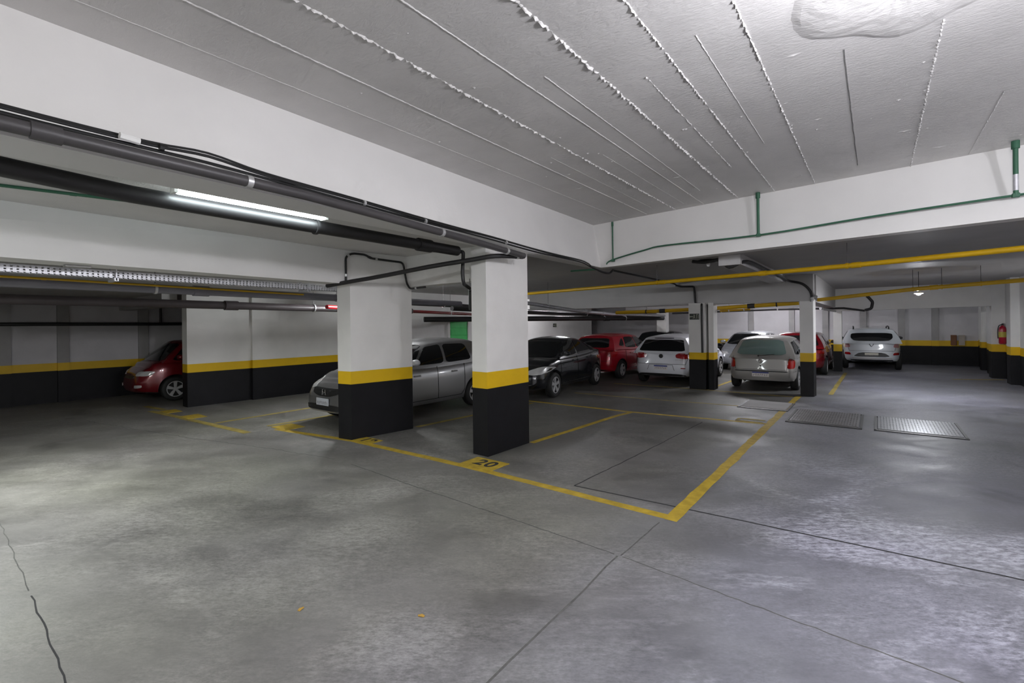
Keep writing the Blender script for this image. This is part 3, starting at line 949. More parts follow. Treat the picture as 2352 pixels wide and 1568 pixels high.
grate('drain_cover', -0.04, 1.10, 9.78, 11.2, plate_s, 'bright studded steel drain cover on the lane, rightmost of three')
grate('drain_cover', -1.32, -0.2, 9.75, 11.25, plate_d, 'dull steel drain cover on the lane beside the long yellow line')
grate('drain_cover', -2.36, -1.42, 10.85, 11.95, greyc, 'concrete drain cover crossed by the long yellow line', False)


def sign(loc, face, w, h, label):
    """plate facing -Y ('y') or +X ('x') with pale exit pictograms"""
    r = empty('exit_sign', loc, 0 if face == 'y' else PI / 2, label, 'sign')
    MB().box(-w / 2, w / 2, -0.012, 0, -h / 2, h / 2).build('sign_plate', signd, r)
    t = MB()
    u = h
    y0, y1 = -0.015, -0.011
    # arrow
    t.box(-w * 0.42, -w * 0.14, y0, y1, -u * 0.07, u * 0.07)
    t.add([(-w * 0.42, y0, u * 0.2), (-w * 0.42, y0, -u * 0.2), (-w * 0.49, y0, 0)], [(0, 1, 2)])
    # running figure
    t.box(-w * 0.06, w * 0.02, y0, y1, u * 0.22, u * 0.36)
    t.hexa([(-w * 0.08, y0, -u * 0.05), (w * 0.0, y0, -u * 0.05), (w * 0.0, y1, -u * 0.05), (-w * 0.08, y1, -u * 0.05), (-w * 0.04, y0, u * 0.2), (w * 0.06, y0, u * 0.2), (w * 0.06, y1, u * 0.2), (-w * 0.04, y1, u * 0.2)])
    t.hexa([(-w * 0.16, y0, -u * 0.36), (-w * 0.11, y0, -u * 0.36), (-w * 0.11, y1, -u * 0.36), (-w * 0.16, y1, -u * 0.36), (-w * 0.06, y0, -u * 0.05), (-w * 0.01, y0, -u * 0.05), (-w * 0.01, y1, -u * 0.05), (-w * 0.06, y1, -u * 0.05)])
    t.hexa([(w * 0.05, y0, -u * 0.34), (w * 0.1, y0, -u * 0.34), (w * 0.1, y1, -u * 0.34), (w * 0.05, y1, -u * 0.34), (-w * 0.03, y0, -u * 0.05), (w * 0.02, y0, -u * 0.05), (w * 0.02, y1, -u * 0.05), (-w * 0.03, y1, -u * 0.05)])
    # doorway
    t.box(w * 0.2, w * 0.25, y0, y1, -u * 0.36, u * 0.38)
    t.box(w * 0.38, w * 0.43, y0, y1, -u * 0.36, u * 0.38)
    t.box(w * 0.2, w * 0.43, y0, y1, u * 0.33, u * 0.4)
    t.build('pictogram', signp, r)
    return r


sign((-3.905, 13.158, 1.975), 'y', 0.25, 0.16, 'small dark exit sign on the column beside the white hatchback')
sign((-12.318, 19.3, 1.76), 'x', 0.30, 0.17, 'small dark exit sign on the left rear wall above the black saloon')

ex = empty('fire_extinguisher', (3.02, 20.31, 1.06), 0, 'red fire extinguisher hung on the white pier at the right', 'fire extinguisher')
MB().lathe([(0.07, 0.0), (0.085, 0.02), (0.085, 0.44), (0.07, 0.50), (0.03, 0.54), (0.03, 0.56)], n=20).build('cylinder', extr, ex, True)
MB().lathe([(0.0865, 0.20), (0.0865, 0.36)], n=20).build('label_band', extl, ex, True)
t = MB()
t.box(-0.022, 0.022, -0.022, 0.022, 0.555, 0.60)
t.box(-0.014, 0.014, -0.10, 0.03, 0.60, 0.615)
t.box(-0.014, 0.014, -0.09, 0.02, 0.575, 0.587)
t.build('valve_handle', blackt, ex)
MB().tube(smoothpath([(0, -0.03, 0.58), (-0.08, -0.06, 0.55), (-0.105, -0.04, 0.4), (-0.10, -0.02, 0.16)], 5), 0.012, 8).build('hose', blackt, ex, True)
MB().box(-0.03, 0.03, 0.08, 0.12, 0.40, 0.48).build('wall_bracket', clampm, ex)

bl = empty('bare_bulb', (0.80, 14.6, 2.45), 0, 'lit bare bulb hanging just behind the far yellow gas pipe', 'lamp')
MB().lathe([(0.0, -0.055), (0.03, -0.047), (0.05, -0.02), (0.054, 0.0), (0.0, 0.001)], n=20).build('bulb', bulb_em, bl, True)
MB().lathe([(0.082, -0.016), (0.080, -0.010), (0.056, 0.008), (0.04, 0.034), (0.022, 0.056)], n=20, caps=False).build('light_shield', tagm, bl, True)  # heat sink with a flange added to keep bulb light off the ceiling
MB().lathe([(0.024, 0.055), (0.026, 0.06), (0.026, 0.11), (0.012, 0.125)], n=14).build('lamp_holder', blackt, bl, True)
MB().tube([(0, 0, 0.12), (0, 0, Z3 - 2.45 + 0.005)], 0.006, 6).build('cord', cabl, bl, True)


def unseen_tube_lamp(loc, rz, length, label, mat=tube_em, top=None):  # fixtures hidden from view, placed for the light they give
    r = empty('unseen_tube_lamp', loc, rz, label, 'lamp')
    h = length / 2
    t = MB()
    t.hexa([(-0.05, -h, 0.0), (0.05, -h, 0.0), (0.05, h, 0.0), (-0.05, h, 0.0), (-0.035, -h, 0.05), (0.035, -h, 0.05), (0.035, h, 0.05), (-0.035, h, 0.05)])
    t.build('batten', tagm, r)
    for s_ in (-1, 1):
        MB().box(-0.014, 0.014, s_ * h - 0.012, s_ * h + 0.012, -0.045, 0.0).build('tube_holder', tagm, r)
    t = MB().tube([(0, -h + 0.012, -0.03), (0, h - 0.012, -0.03)], 0.014, 10)
    t.build('tube', mat, r, True)
    return r


lf = empty('strip_lamp', (-4.44, 1.98, Z2), 0.0, 'lit strip lamp on the left bay ceiling behind the thick black pipe', 'lamp')
MB().box(-0.05, 0.05, -0.66, 0.66, -0.072, 0.002).build('batten', tagm, lf)
MB().hexa([(-0.040, -0.63, -0.122), (0.040, -0.63, -0.122), (0.040, 0.63, -0.122), (-0.040, 0.63, -0.122), (-0.048, -0.64, -0.071), (0.048, -0.64, -0.071), (0.048, 0.64, -0.071), (-0.048, 0.64, -0.071)]).build('diffuser', strip_em, lf, bevel=0.012)
for s_ in (-1, 1):
    MB().box(-0.052, 0.052, s_ * 0.65 - 0.012, s_ * 0.65 + 0.012, -0.125, 0.0).build('end_cap', tagm, lf)
hl_ = unseen_tube_lamp((-8.9, 6.5, 2.50), PI / 2, 1.2, 'unseen lit tube lamp hung behind the wide column over the left aisle', tube_em3)
for s_ in (-1, 1):
    MB().tube([(0, s_ * 0.45, 0.045), (0, s_ * 0.45, Z3 - 2.50 + 0.01)], 0.005, 6).build('hanger_rod', darkp, hl_)
unseen_tube_lamp((-3.6, 22.4, Z3 - 0.048), PI / 2, 1.2, 'unseen tube lamp added behind the rear grey beam by the rear wall', tube_em2)  # added to brighten the rear wall
unseen_tube_lamp((-3.2, 16.6, Z3 - 0.048), PI / 2, 1.2, 'unseen tube lamp added behind the grey beam above the silver hatchback', tube_em2)  # added to brighten the parked cars
unseen_tube_lamp((-9.9, 16.4, Z3 - 0.048), 0.0, 1.2, 'unseen tube lamp added above the aisle by the left rear wall', tube_em2)  # added to brighten the left rear wall and the cars by it
unseen_tube_lamp((1.2, 22.6, Z3 - 0.048), PI / 2, 1.2, 'unseen tube lamp added behind the far white beam', tube_em)  # weak lamp added out of sight for the far bays


for k, (x, lb) in enumerate(((2.40, 'small brown meter box on the rear wall above the yellow band'), (2.63, 'small pale meter box on the rear wall above the yellow band'))):
    cm = noisy(('brown_box', 'pale_box')[k], ((0.20, 0.09, 0.045), (0.45, 0.40, 0.34))[k], 0.7, 0.1, 4)
    q = MB().box(-0.085, 0.085, -0.10, 0.005, -0.20, 0.20).build('meter_box', cm, None, bevel=0.006)
    q.location = (x, 25.2, 1.0)
    tag(q, lb, 'box')
    MB().box(-0.07, 0.07, -0.106, -0.099, -0.17, 0.17).build('box_door', cm, q, bevel=0.002)

# leaf litter on the front floor
for k, (x, y, rz) in enumerate(((-2.27, 1.97, 0.4), (-2.95, 1.55, 1.9), (0.1, 2.82, 1.0))):
    t = MB()
    n = 8
    vs = [(0.028 * math.cos(2 * PI * i / n) * (1.0 if i % 2 else 0.8), 0.012 * math.sin(2 * PI * i / n), 0.004 + 0.003 * math.cos(3 * i)) for i in range(n)] + [(0, 0, 0.007)]
    vs += [(v[0], v[1], v[2] - 0.003) for v in vs]
    t.add(vs, [(i, (i + 1) % n, n) for i in range(n)] + [(n + 1 + (i + 1) % n, n + 1 + i, 2 * n + 1) for i in range(n)] + [(i, n + 1 + i, n + 1 + (i + 1) % n, (i + 1) % n) for i in range(n)])
    o = t.build('dry_leaf', leafm)
    o.location = (x, y, 0.001)
    o.rotation_euler = (0, 0, rz)
    tag(o, ('dry yellow leaf on the floor nearest below bay number 20', 'dry yellow leaf on the floor further left than the others', 'dry tan leaf on the pale floor at the right')[k], 'leaf')

# ------------------------------------------------------------------ cars
def lerp(a, b, t):
    return a + (b - a) * t


def interp(xs, ys, x):
    if x <= xs[0]:
        return ys[0]
    for i in range(len(xs) - 1):
        if x <= xs[i + 1]:
            t = (x - xs[i]) / (xs[i + 1] - xs[i])
            t = t * t * (3 - 2 * t)
            return lerp(ys[i], ys[i + 1], t)
    return ys[-1]


def car_shell(s):
    """one closed lower body with wheel arches cut out, plus the greenhouse; returns (mesh, bvh). Local axes: +y nose, x right, z up"""
    L, Wd, HH = s['L'], s['W'], s['H']
    hl = L / 2
    deck = s['deck']            # (y list, z list) from tail to nose
    rear = s['rear']            # (z list, setback list)
    nose = s['nose']
    NU = 56
    vs, fs = [], []
    prof = [(0.0, 0, 0), (0.80, 0, 0.0), (0.93, 0, 0.03), (0.985, 0, 0.12), (1.0, 0, 0.26), (0.995, 1, -0.30), (0.985, 1, -0.17), (0.965, 1, -0.07), (0.925, 1, -0.015), (0.84, 1, 0.006), (0.45, 1, 0.022), (0.0, 1, 0.03)]
    nv = len(prof)
    p = s.get('square', 6.5)
    for i in range(NU + 1):
        th = -PI / 2 + PI * i / NU
        sn = math.sin(th)
        st = math.copysign(abs(sn) ** (2 / p), sn)
        wt = max(abs(math.cos(th)), 0.0) ** (2 / p)
        y0 = st * hl
        zd = interp(deck[0], deck[1], y0)
        zb = s.get('zb', 0.20) + 0.07 * max(0, abs(st) - 0.7) / 0.3
        ring = []
        for (fx, ref, dz) in prof:
            z = (zd + dz) if ref else zb + dz
            # tail and nose profile pull the ends in with height
            if st > 0:
                y = y0 - interp(nose[0], nose[1], z) * max(0, st) ** 6
            else:
                y = y0 + interp(rear[0], rear[1], z) * max(0, -st) ** 6
            ring.append((fx * wt * Wd / 2 * (1 - s.get('taper', 0.05) * abs(st) ** 2.5), y, z))
        full = ring + [(-x, y, z) for (x, y, z) in reversed(ring[1:-1])]
        vs.append(full)
    n = len(vs[0])
    flat = [q for r in vs for q in r]
    for i in range(NU):
        for k in range(n):
            k2 = (k + 1) % n
            fs.append((i * n + k, i * n + k2, (i + 1) * n + k2, (i + 1) * n + k))
    fs.append(tuple(range(n)))
    fs.append(tuple(NU * n + k for k in reversed(range(n))))
    me = MB().add(flat, fs).mesh('car_body', [s['paint'], blackt], True, 60)
    body = bpy.data.objects.new('car_body', me)
    COL.objects.link(body)
    cut = MB()
    for ya in s['axles']:
        for sx in (-1, 1):
            x0, x1 = sorted((sx * (Wd / 2 - 0.30), sx * (Wd / 2 + 0.2)))
            cut.lathe([(s['R'] + 0.055, x0), (s['R'] + 0.055, x1)], (0, ya, s['R'] + 0.01), 'x', 28)
    cme = cut.mesh('cut', [s['paint'], blackt])
    for q in cme.polygons:
        q.material_index = 1
    co = bpy.data.objects.new('cut', cme)
    COL.objects.link(co)
    md = body.modifiers.new('b', 'BOOLEAN')
    md.operation = 'DIFFERENCE'
    md.solver = 'EXACT'
    md.object = co
    dg = bpy.context.evaluated_depsgraph_get()
    dg.update()
    cutme = bpy.data.meshes.new_from_object(body.evaluated_get(dg))
    bpy.data.objects.remove(body)
    bpy.data.objects.remove(co)
    # greenhouse
    g = s['glasshouse']         # yrb, yrr, yrf, ywb (base/roof y), wb, wr (half widths), bulge
    yrb, yrr, yrf, ywb = g['y']
    wb, wr = g['w']

    def belt(y):
        return interp(deck[0], deck[1], y) - 0.03

    def roofz(y, x):
        c = (y - (yrr + yrf) / 2) / ((yrf - yrr) / 2)
        return HH - g.get('arc', 0.045) * abs(c) ** 2.2 - 0.05 * (x / wr) ** 2 - 0.012 * (x / wr) ** 4
    NQ = 10
    NT = [0, 0.12, 0.3, 0.5, 0.7, 0.86, 0.95, 1.0]

    def side(kind, q):
        """base point and roof point of the loop at side kind, q in 0..1"""
        u = 2 * q - 1
        if kind == 'front':
            b_ = (-u * wb, ywb + g.get('bowf', 0.10) * (1 - u * u))
            r_ = (-u * wr, yrf + 0.05 * (1 - u * u))
        elif kind == 'rear':
            b_ = (u * wb * g.get('rw', 1.0), yrb - g.get('bowr', 0.06) * (1 - u * u))
            r_ = (u * wr, yrr - 0.04 * (1 - u * u))
        else:
            sg = 1 if kind == 'right' else -1
            qq = q if sg > 0 else 1 - q
            ww = lerp(wb * g.get('rw', 1.0), wb, min(1, qq * 2.5)) + 0.012 * (1 - (2 * qq - 1) ** 2)
            b_ = (sg * ww, lerp(yrb, ywb, qq))
            r_ = (sg * (wr + 0.035 * (1 - (2 * qq - 1) ** 2)), lerp(yrr, yrf, qq))
        return b_, r_

    def gp(kind, q, t):
        b_, r_ = side(kind, q)
        x, y = lerp(b_[0], r_[0], t), lerp(b_[1], r_[1], t)
        bl = g.get('bulge', 0.03) * math.sin(PI * t)
        if kind == 'front':
            y += bl
        elif kind == 'rear':
            y -= bl
        else:
            x += bl * (1 if kind == 'right' else -1)
        zb_ = belt(b_[1])
        zr_ = roofz(r_[1], r_[0])
        return (x, y, lerp(zb_, zr_, t))
    gm = MB()
    order = ('right', 'front', 'left', 'rear')
    loops = [[gp(k, q / NQ, t) for k in order for q in range(NQ)] for t in NT]
    m_ = len(loops[0])
    vv = [q for lp in loops for q in lp]
    ff = []
    for j in range(len(NT) - 1):
        for k in range(m_):
            k2 = (k + 1) % m_
            ff.append((j * m_ + k, j * m_ + k2, (j + 1) * m_ + k2, (j + 1) * m_ + k))
    # roof cap: rings shrinking towards the middle
    top = loops[-1]
    cy = (yrr + yrf) / 2
    base = len(vv) - m_
    prev = base
    for sc_ in (0.93, 0.75, 0.5, 0.25):
        st_ = len(vv)
        for (x, y, z) in top:
            nx, ny = x * sc_, cy + (y - cy) * sc_
            vv.append((nx, ny, roofz(ny, nx) + 0.012))
        for k in range(m_):
            k2 = (k + 1) % m_
            ff.append((prev + k, prev + k2, st_ + k2, st_ + k))
        prev = st_
    vv.append((0, cy, HH + 0.012))
    for k in range(m_):
        ff.append((prev + k, prev + (k + 1) % m_, len(vv) - 1))
    gm.add(vv, ff)
    gme = gm.mesh('gh', [s['paint'], blackt], True, 50)
    bm = bmesh.new()
    bm.from_mesh(cutme)
    bm.from_mesh(gme)
    for f_ in bm.faces:
        f_.smooth = True
    for e in bm.edges:
        if len(e.link_faces) == 2 and e.calc_face_angle(0) > math.radians(42):
            e.smooth = False
        if len(e.link_faces) == 2 and e.link_faces[0].material_index != e.link_faces[1].material_index:
            e.smooth = False
    if cutme.materials[0] != s['paint']:
        pass
    out = bpy.data.meshes.new('car_body')
    bm.to_mesh(out)
    bvh = BVHTree.FromBMesh(bm)
    bm.free()
    out.materials.append(s['paint'])
    out.materials.append(blackt)
    return out, bvh


DIRS = {'rear': (Vector((0, -4, 0)), Vector((0, 1, 0))), 'front': (Vector((0, 4, 0)), Vector((0, -1, 0))),
        'right': (Vector((3, 0, 0)), Vector((-1, 0, 0))), 'left': (Vector((-3, 0, 0)), Vector((1, 0, 0))),
        'top': (Vector((0, 0, 4)), Vector((0, 0, -1))), 'bottom': (Vector((0, 0, -4)), Vector((0, 0, 1)))}


def on_surf(bvh, face, a, b_):
    o, d = DIRS[face]
    if face in ('rear', 'front'):
        p = Vector((a, o.y, b_))
    elif face in ('right', 'left'):
        p = Vector((o.x, a, b_))
    else:
        p = Vector((a, b_, o.z))
    h = bvh.ray_cast(p, d)
    if h[0] is None or h[3] > 5.4:
        mid = Vector((a, 0, b_)) if face in ('rear', 'front') else Vector((0, a, b_)) if face in ('right', 'left') else Vector((a, b_, 0.7))
        h = bvh.find_nearest(mid - d * 2.2)
        return h[0], -d
    nrm = h[1]
    if nrm.dot(d) > 0:
        nrm = -nrm
    return h[0], nrm


def chaikin(poly, n=2, keep=0.25):
    for _ in range(n):
        out = []
        for i in range(len(poly)):
            a, b_ = poly[i], poly[(i + 1) % len(poly)]
            out.append((lerp(a[0], b_[0], keep), lerp(a[1], b_[1], keep)))
            out.append((lerp(a[0], b_[0], 1 - keep), lerp(a[1], b_[1], 1 - keep)))
        poly = out
    return poly


def patch(bvh, face, poly, off=0.006, rnd=2, keep=0.14, depth=0.02, sub=4):
    """a panel with rounded corners pressed onto the car surface: poly in (x,z) for rear/front, (y,z) for sides, (x,y) for top"""
    poly = chaikin(poly, rnd, keep) if rnd else poly
    fine = []
    for i in range(len(poly)):
        a, b_ = poly[i], poly[(i + 1) % len(poly)]
        k = max(1, min(6, int(math.hypot(a[0] - b_[0], a[1] - b_[1]) / 0.09)))
        for j in range(k):
            fine.append((lerp(a[0], b_[0], j / k), lerp(a[1], b_[1], j / k)))
    c = (sum(q[0] for q in fine) / len(fine), sum(q[1] for q in fine) / len(fine))
    d = DIRS[face][1]
    vs, fs = [], []
    n = len(fine)
    rings = [1.0] + [1 - (i + 1) / (sub + 0.6) for i in range(sub)]
    for r in rings:
        for q in fine:
            p, nn = on_surf(bvh, face, lerp(c[0], q[0], r), lerp(c[1], q[1], r))
            vs.append(p + nn * off * 0.5 - d * off)
    for i in range(n):     # skirt
        vs.append(vs[i] + d * depth)
    sk = len(rings) * n
    p, nn = on_surf(bvh, face, *c)
    vs.append(p + nn * off * 0.5 - d * off)
    for j in range(len(rings) - 1):
        for k in range(n):
            k2 = (k + 1) % n
            fs.append((j * n + k, j * n + k2, (j + 1) * n + k2, (j + 1) * n + k))
    last = (len(rings) - 1) * n
    for k in range(n):
        fs.append((last + k, last + (k + 1) % n, len(vs) - 1))
        fs.append((k, sk + k, sk + (k + 1) % n, (k + 1) % n))
    return MB().add(vs, fs)


def ribbon(bvh, face, pts, w=0.008, off=0.004, closed=False):
    path = []
    pp = pts + [pts[0]] if closed else pts
    for a, b_ in zip(pp[:-1], pp[1:]):
        k = max(1, int(math.hypot(a[0] - b_[0], a[1] - b_[1]) / 0.05))
        for j in range(k):
            path.append((lerp(a[0], b_[0], j / k), lerp(a[1], b_[1], j / k)))
    path.append(pp[-1])
    vs, fs = [], []
    d = DIRS[face][1]
    for i, q in enumerate(path):
        a, b_ = path[max(i - 1, 0)], path[min(i + 1, len(path) - 1)]
        t = Vector((b_[0] - a[0], b_[1] - a[1]))
        t.normalize()
        for sg in (-1, 1):
            p, nn = on_surf(bvh, face, q[0] - t.y * w / 2 * sg, q[1] + t.x * w / 2 * sg)
            vs.append(p + nn * off - d * off * 0.5)
            vs.append(p + d * 0.01)
    for i in range(len(path) - 1):
        a = i * 4
        fs += [(a, a + 2, a + 6, a + 4), (a, a + 4, a + 5, a + 1), (a + 2, a + 3, a + 7, a + 6)]
    return MB().add(vs, fs)


def mirror(poly):
    return [(-x, z) for (x, z) in reversed(poly)]


def make_wheel(parent, x, y, R, wid, rim, spokes=5, cover=False):
    sg = 1 if x > 0 else -1
    t = MB()
    h = wid / 2
    t.lathe([(R * 0.66, -h * 0.9), (R * 0.80, -h), (R * 0.93, -h * 0.94), (R, -h * 0.6), (R, h * 0.6), (R * 0.93, h * 0.94), (R * 0.80, h), (R * 0.66, h * 0.9), (R * 0.64, 0), (R * 0.66, -h * 0.9)], (0, 0, 0), 'x', 30, 0, False)
    w_ = t.build('wheel', rubber, parent, True, 50)
    w_.location = (x, y, R)
    t = MB()
    ro = R * 0.665
    t.lathe([(ro, h * 0.9 * sg), (ro * 0.93, h * 0.93 * sg), (ro * 0.90, h * 0.55 * sg), (ro * 0.86, h * 0.3 * sg), (0.0, h * 0.28 * sg)], (0, 0, 0), 'x', 26, 0, False)
    dsc = t.build('rim_barrel', rimd if cover else blackt, w_, True, 50)
    t = MB()
    t.lathe([(ro * 0.24, h * 0.4 * sg), (ro * 0.22, h * 0.80 * sg), (0.0, h * 0.82 * sg)], (0, 0, 0), 'x', 16)
    t.lathe([(ro * 1.0, h * 0.86 * sg), (ro * 0.99, h * 0.95 * sg), (ro * 0.90, h * 0.93 * sg), (ro * 0.90, h * 0.80 * sg)], (0, 0, 0), 'x', 26, 0, False)
    for k in range(spokes):
        a = 2 * PI * k / spokes + 0.3
        ca, sa = math.cos(a), math.sin(a)
        wi, wo = ro * 0.13, ro * (0.20 if not cover else 0.26)

        def pt(r, off, xx):
            return (xx * sg, ca * r - sa * off, sa * r + ca * off)
        t.hexa([pt(ro * 0.18, -wi, h * 0.45), pt(ro * 0.93, -wo, h * 0.55), pt(ro * 0.93, wo, h * 0.55), pt(ro * 0.18, wi, h * 0.45),
                pt(ro * 0.18, -wi, h * 0.80), pt(ro * 0.93, -wo, h * 0.90), pt(ro * 0.93, wo, h * 0.90), pt(ro * 0.18, wi, h * 0.80)])
    t.build('rim', rim, w_, True, 30)
    return w_


def plate(parent, bvh, face, x, z, bmat, strip_blue=True, w=0.40, h=0.13):
    p, nn = on_surf(bvh, face, x, z)
    sg = -1 if face == 'rear' else 1
    y = p.y + sg * 0.03
    for dx in (-w / 2, w / 2):
        for dz in (-h / 2, h / 2):
            q, _ = on_surf(bvh, face, x + dx, z + dz)
            if sg < 0:
                y = min(y, q.y - 0.006)
            else:
                y = max(y, q.y + 0.006)
    pl = MB().box(x - w / 2, x + w / 2, min(y, y - sg * 0.02), max(y, y - sg * 0.02), z - h / 2, z + h / 2).build('number_plate', bmat, parent, bevel=0.004)
    if strip_blue:
        MB().box(x - w / 2 + 0.004, x + w / 2 - 0.004, min(y, y + sg * 0.002), max(y, y + sg * 0.002), z + h * 0.22, z + h / 2 - 0.003).build('plate_band', plateb, pl)
    t = MB()
    for k in range(7):     # illegible worn strokes
        cx = x - w * 0.38 + w * 0.76 * k / 6
        zz = z - h * 0.12
        hh = h * 0.23
        y0, y1 = min(y, y + sg * 0.002), max(y, y + sg * 0.002)
        t.box(cx - 0.015, cx - 0.007, y0, y1, zz - hh, zz + hh * (0.4 + 0.6 * ((k * 5) % 3) / 2))
        t.box(cx + 0.005, cx + 0.012, y0, y1, zz - hh * (0.2 + 0.8 * ((k * 7) % 4) / 3), zz + hh)
        t.box(cx - 0.007, cx + 0.005, y0, y1, zz + hh * (((k * 3) % 5) / 4 - 0.5), zz + hh * (((k * 3) % 5) / 4 - 0.5) + 0.008)
    t.build('plate_characters', platei, pl)
    return pl


def make_car(name, label, cat, loc, heading, s):
    """heading: rotation about z; at 0 the nose points to +y"""
    root = empty(name, loc, heading, label, cat)
    me, bvh = car_shell(s)
    body = bpy.data.objects.new('body', me)
    COL.objects.link(body)
    body.parent = root
    hl = s['L'] / 2
    hw = s['W'] / 2
    for ya in s['axles']:
        for sx in (-1, 1):
            make_wheel(root, sx * (hw - 0.105), ya, s['R'], 0.19, s.get('rim', rimm), s.get('spokes', 5), s.get('cover', False))
    gl = s.get('glass', glassd)
    for face, nm, poly, kp in s['windows']:
        patch(bvh, face, poly, 0.007, 2, kp).build(nm, gl if nm != 'rear_window' else s.get('rglass', gl), root, True, 30)
    for face, nm, poly, mat in s.get('panels', []):
        patch(bvh, face, poly, 0.010, 2, 0.16).build(nm, mat, root, True, 35)
    for face, pts in s.get('seams', []):
        ribbon(bvh, face, pts).build('shut_line', sealm, body)
    for sx in (-1, 1):      # door mirrors
        my, mz = s['mirror']
        p, nn = on_surf(bvh, 'right' if sx > 0 else 'left', my, mz - 0.06)
        t = MB()
        x0 = p.x
        t.lathe([(0.0, -0.07), (0.045, -0.06), (0.066, -0.02), (0.066, 0.03), (0.055, 0.05)], (0, 0, 0), 'y', 14)
        sc_ = Matrix.Diagonal((1.55, -1.0, 1.0, 1))
        vs = [sc_ @ Vector(v) for v in t.v]
        t.v = [(v.x + x0 + sx * 0.13, v.y + my, v.z + mz) for v in vs]
        t.hexa([(x0 - sx * 0.03, my - 0.03, mz - 0.09), (x0 + sx * 0.09, my - 0.03, mz - 0.05), (x0 + sx * 0.09, my + 0.03, mz - 0.05), (x0 - sx * 0.03, my + 0.04, mz - 0.09),
                (x0 - sx * 0.03, my - 0.03, mz - 0.05), (x0 + sx * 0.09, my - 0.03, mz - 0.02), (x0 + sx * 0.09, my + 0.03, mz - 0.02), (x0 - sx * 0.03, my + 0.04, mz - 0.05)])
        mo = t.build('mirror', s.get('mirror_mat', s['paint']), root, True, 40)
        MB().box(x0 + sx * 0.13 - 0.085, x0 + sx * 0.13 + 0.085, my - 0.054, my - 0.046, mz - 0.045, mz + 0.045).build('mirror_glass', glassd, mo, bevel=0.003)
    for face, y, z in s.get('handles', []):
        for fc in ('right', 'left'):
            p, nn = on_surf(bvh, fc, y, z)
            sg = 1 if fc == 'right' else -1
            xs = sorted((p.x - sg * 0.01, p.x + sg * 0.028))
            MB().box(xs[0], xs[1], y - 0.085, y + 0.085, z - 0.016, z + 0.016).build('door_handle', s.get('handle_mat', s['paint']), root, bevel=0.008)
    if 'plates' in s:
        for pf, px_, pz, pm, bl_ in s['plates']:
            plate(root, bvh, pf, px_, pz, pm, bl_)
    return root, bvh


def rear_wiper(root, bvh, x, z, x1, z1):
    t = MB()
    a, _ = on_surf(bvh, 'rear', x, z)
    b_, _ = on_surf(bvh, 'rear', x1, z1)
    o = Vector((0, -0.025, 0.0))
    t.tube([a + o, (a + b_) / 2 + o * 1.2, b_ + o], 0.007, 6)
    t.lathe([(0.022, 0.0), (0.022, 0.03), (0.0, 0.032)], (a.x, a.y - 0.028, a.z), 'y', 10)
    t.build('rear_wiper', blackt, root, True)


def disc_badge(root, bvh, face, x, z, r, mat, ring=chrome, inner=None):
    p, _ = on_surf(bvh, face, x, z)
    sg = -1 if face == 'rear' else 1
    t = MB()
    t.lathe([(r, sg * 0.0), (r, sg * 0.018), (r * 0.86, sg * 0.02), (r * 0.86, sg * 0.012)], (p.x, p.y, p.z), 'y', 24)
    bdg = t.build('badge', ring, root, True, 40)
    MB().lathe([(r * 0.86, sg * 0.006), (r * 0.86, sg * 0.012), (0.0, sg * 0.014)], (p.x, p.y, p.z), 'y', 24).build('badge_field', mat, bdg, True, 40)
    if inner:
        t = MB()
        y = p.y + sg * 0.016
        for (a, b_) in inner:
            t.tube([(p.x + a[0] * r, y, p.z + a[1] * r), (p.x + b_[0] * r, y, p.z + b_[1] * r)], r * 0.075, 6)
        t.build('badge_strokes', ring, bdg)
    return bdg


VW = [((-0.52, 0.62), (-0.2, -0.05)), ((-0.2, -0.05), (0.0, 0.25)), ((0.0, 0.25), (0.2, -0.05)), ((0.2, -0.05), (0.52, 0.62)),
      ((-0.75, 0.25), (-0.38, -0.62)), ((-0.38, -0.62), (0.0, 0.02)), ((0.0, 0.02), (0.38, -0.62)), ((0.38, -0.62), (0.75, 0.25)), ((-0.26, 0.75), (0.0, 0.3)), ((0.26, 0.75), (0.0, 0.3))]


def hatch(L=3.95, Wd=1.65, HH=1.43, paintm=p_silver, R=0.295, belt=0.92, cowl=0.93, nosez=0.70, rise=0.0, wb=0.775, wr=0.56, axle_r=None, axle_f=None, rear_rake=0.36, **kw):
    hl = L / 2
    ywb, yrf = 0.27 * L, 0.09 * L
    yrb, yrr = -hl + 0.07, -hl + rear_rake
    s = dict(L=L, W=Wd, H=HH, paint=paintm, R=R,
             deck=([-hl, -hl + 0.25, 0.0, ywb, ywb + 0.35, hl - 0.25, hl], [belt + rise - 0.03, belt + rise, belt, cowl, cowl - 0.06, nosez + 0.05, nosez - 0.10]),
             rear=([0.25, 0.42, 0.60, 0.70, 1.0], [0.06, 0.0, 0.01, 0.045, 0.08]),
             nose=([0.25, 0.40, 0.55, 0.70, 0.9], [0.04, 0.0, 0.02, 0.07, 0.2]),
             axles=(axle_r or -hl + 0.66, axle_f or hl - 0.78),
             glasshouse=dict(y=(yrb, yrr, yrf, ywb), w=(wb * Wd / 1.65, wr * Wd / 1.65)),
             mirror=(ywb - 0.32, belt + 0.10), handles=[('s', -0.62, belt - 0.14), ('s', 0.42, belt - 0.16)])
    bz = belt
    rz = HH
    # side windows: (y,z)
    s['windows'] = []
    return s, hl, ywb, yrf, yrb, yrr


def side_glass(s, front, rear, quarter=None, kp=0.10):
    for fc in ('right', 'left'):
        s['windows'].append((fc, 'door_window', front, kp))
        s['windows'].append((fc, 'door_window', rear, kp))
        if quarter:
            s['windows'].append((fc, 'quarter_window', quarter, kp))


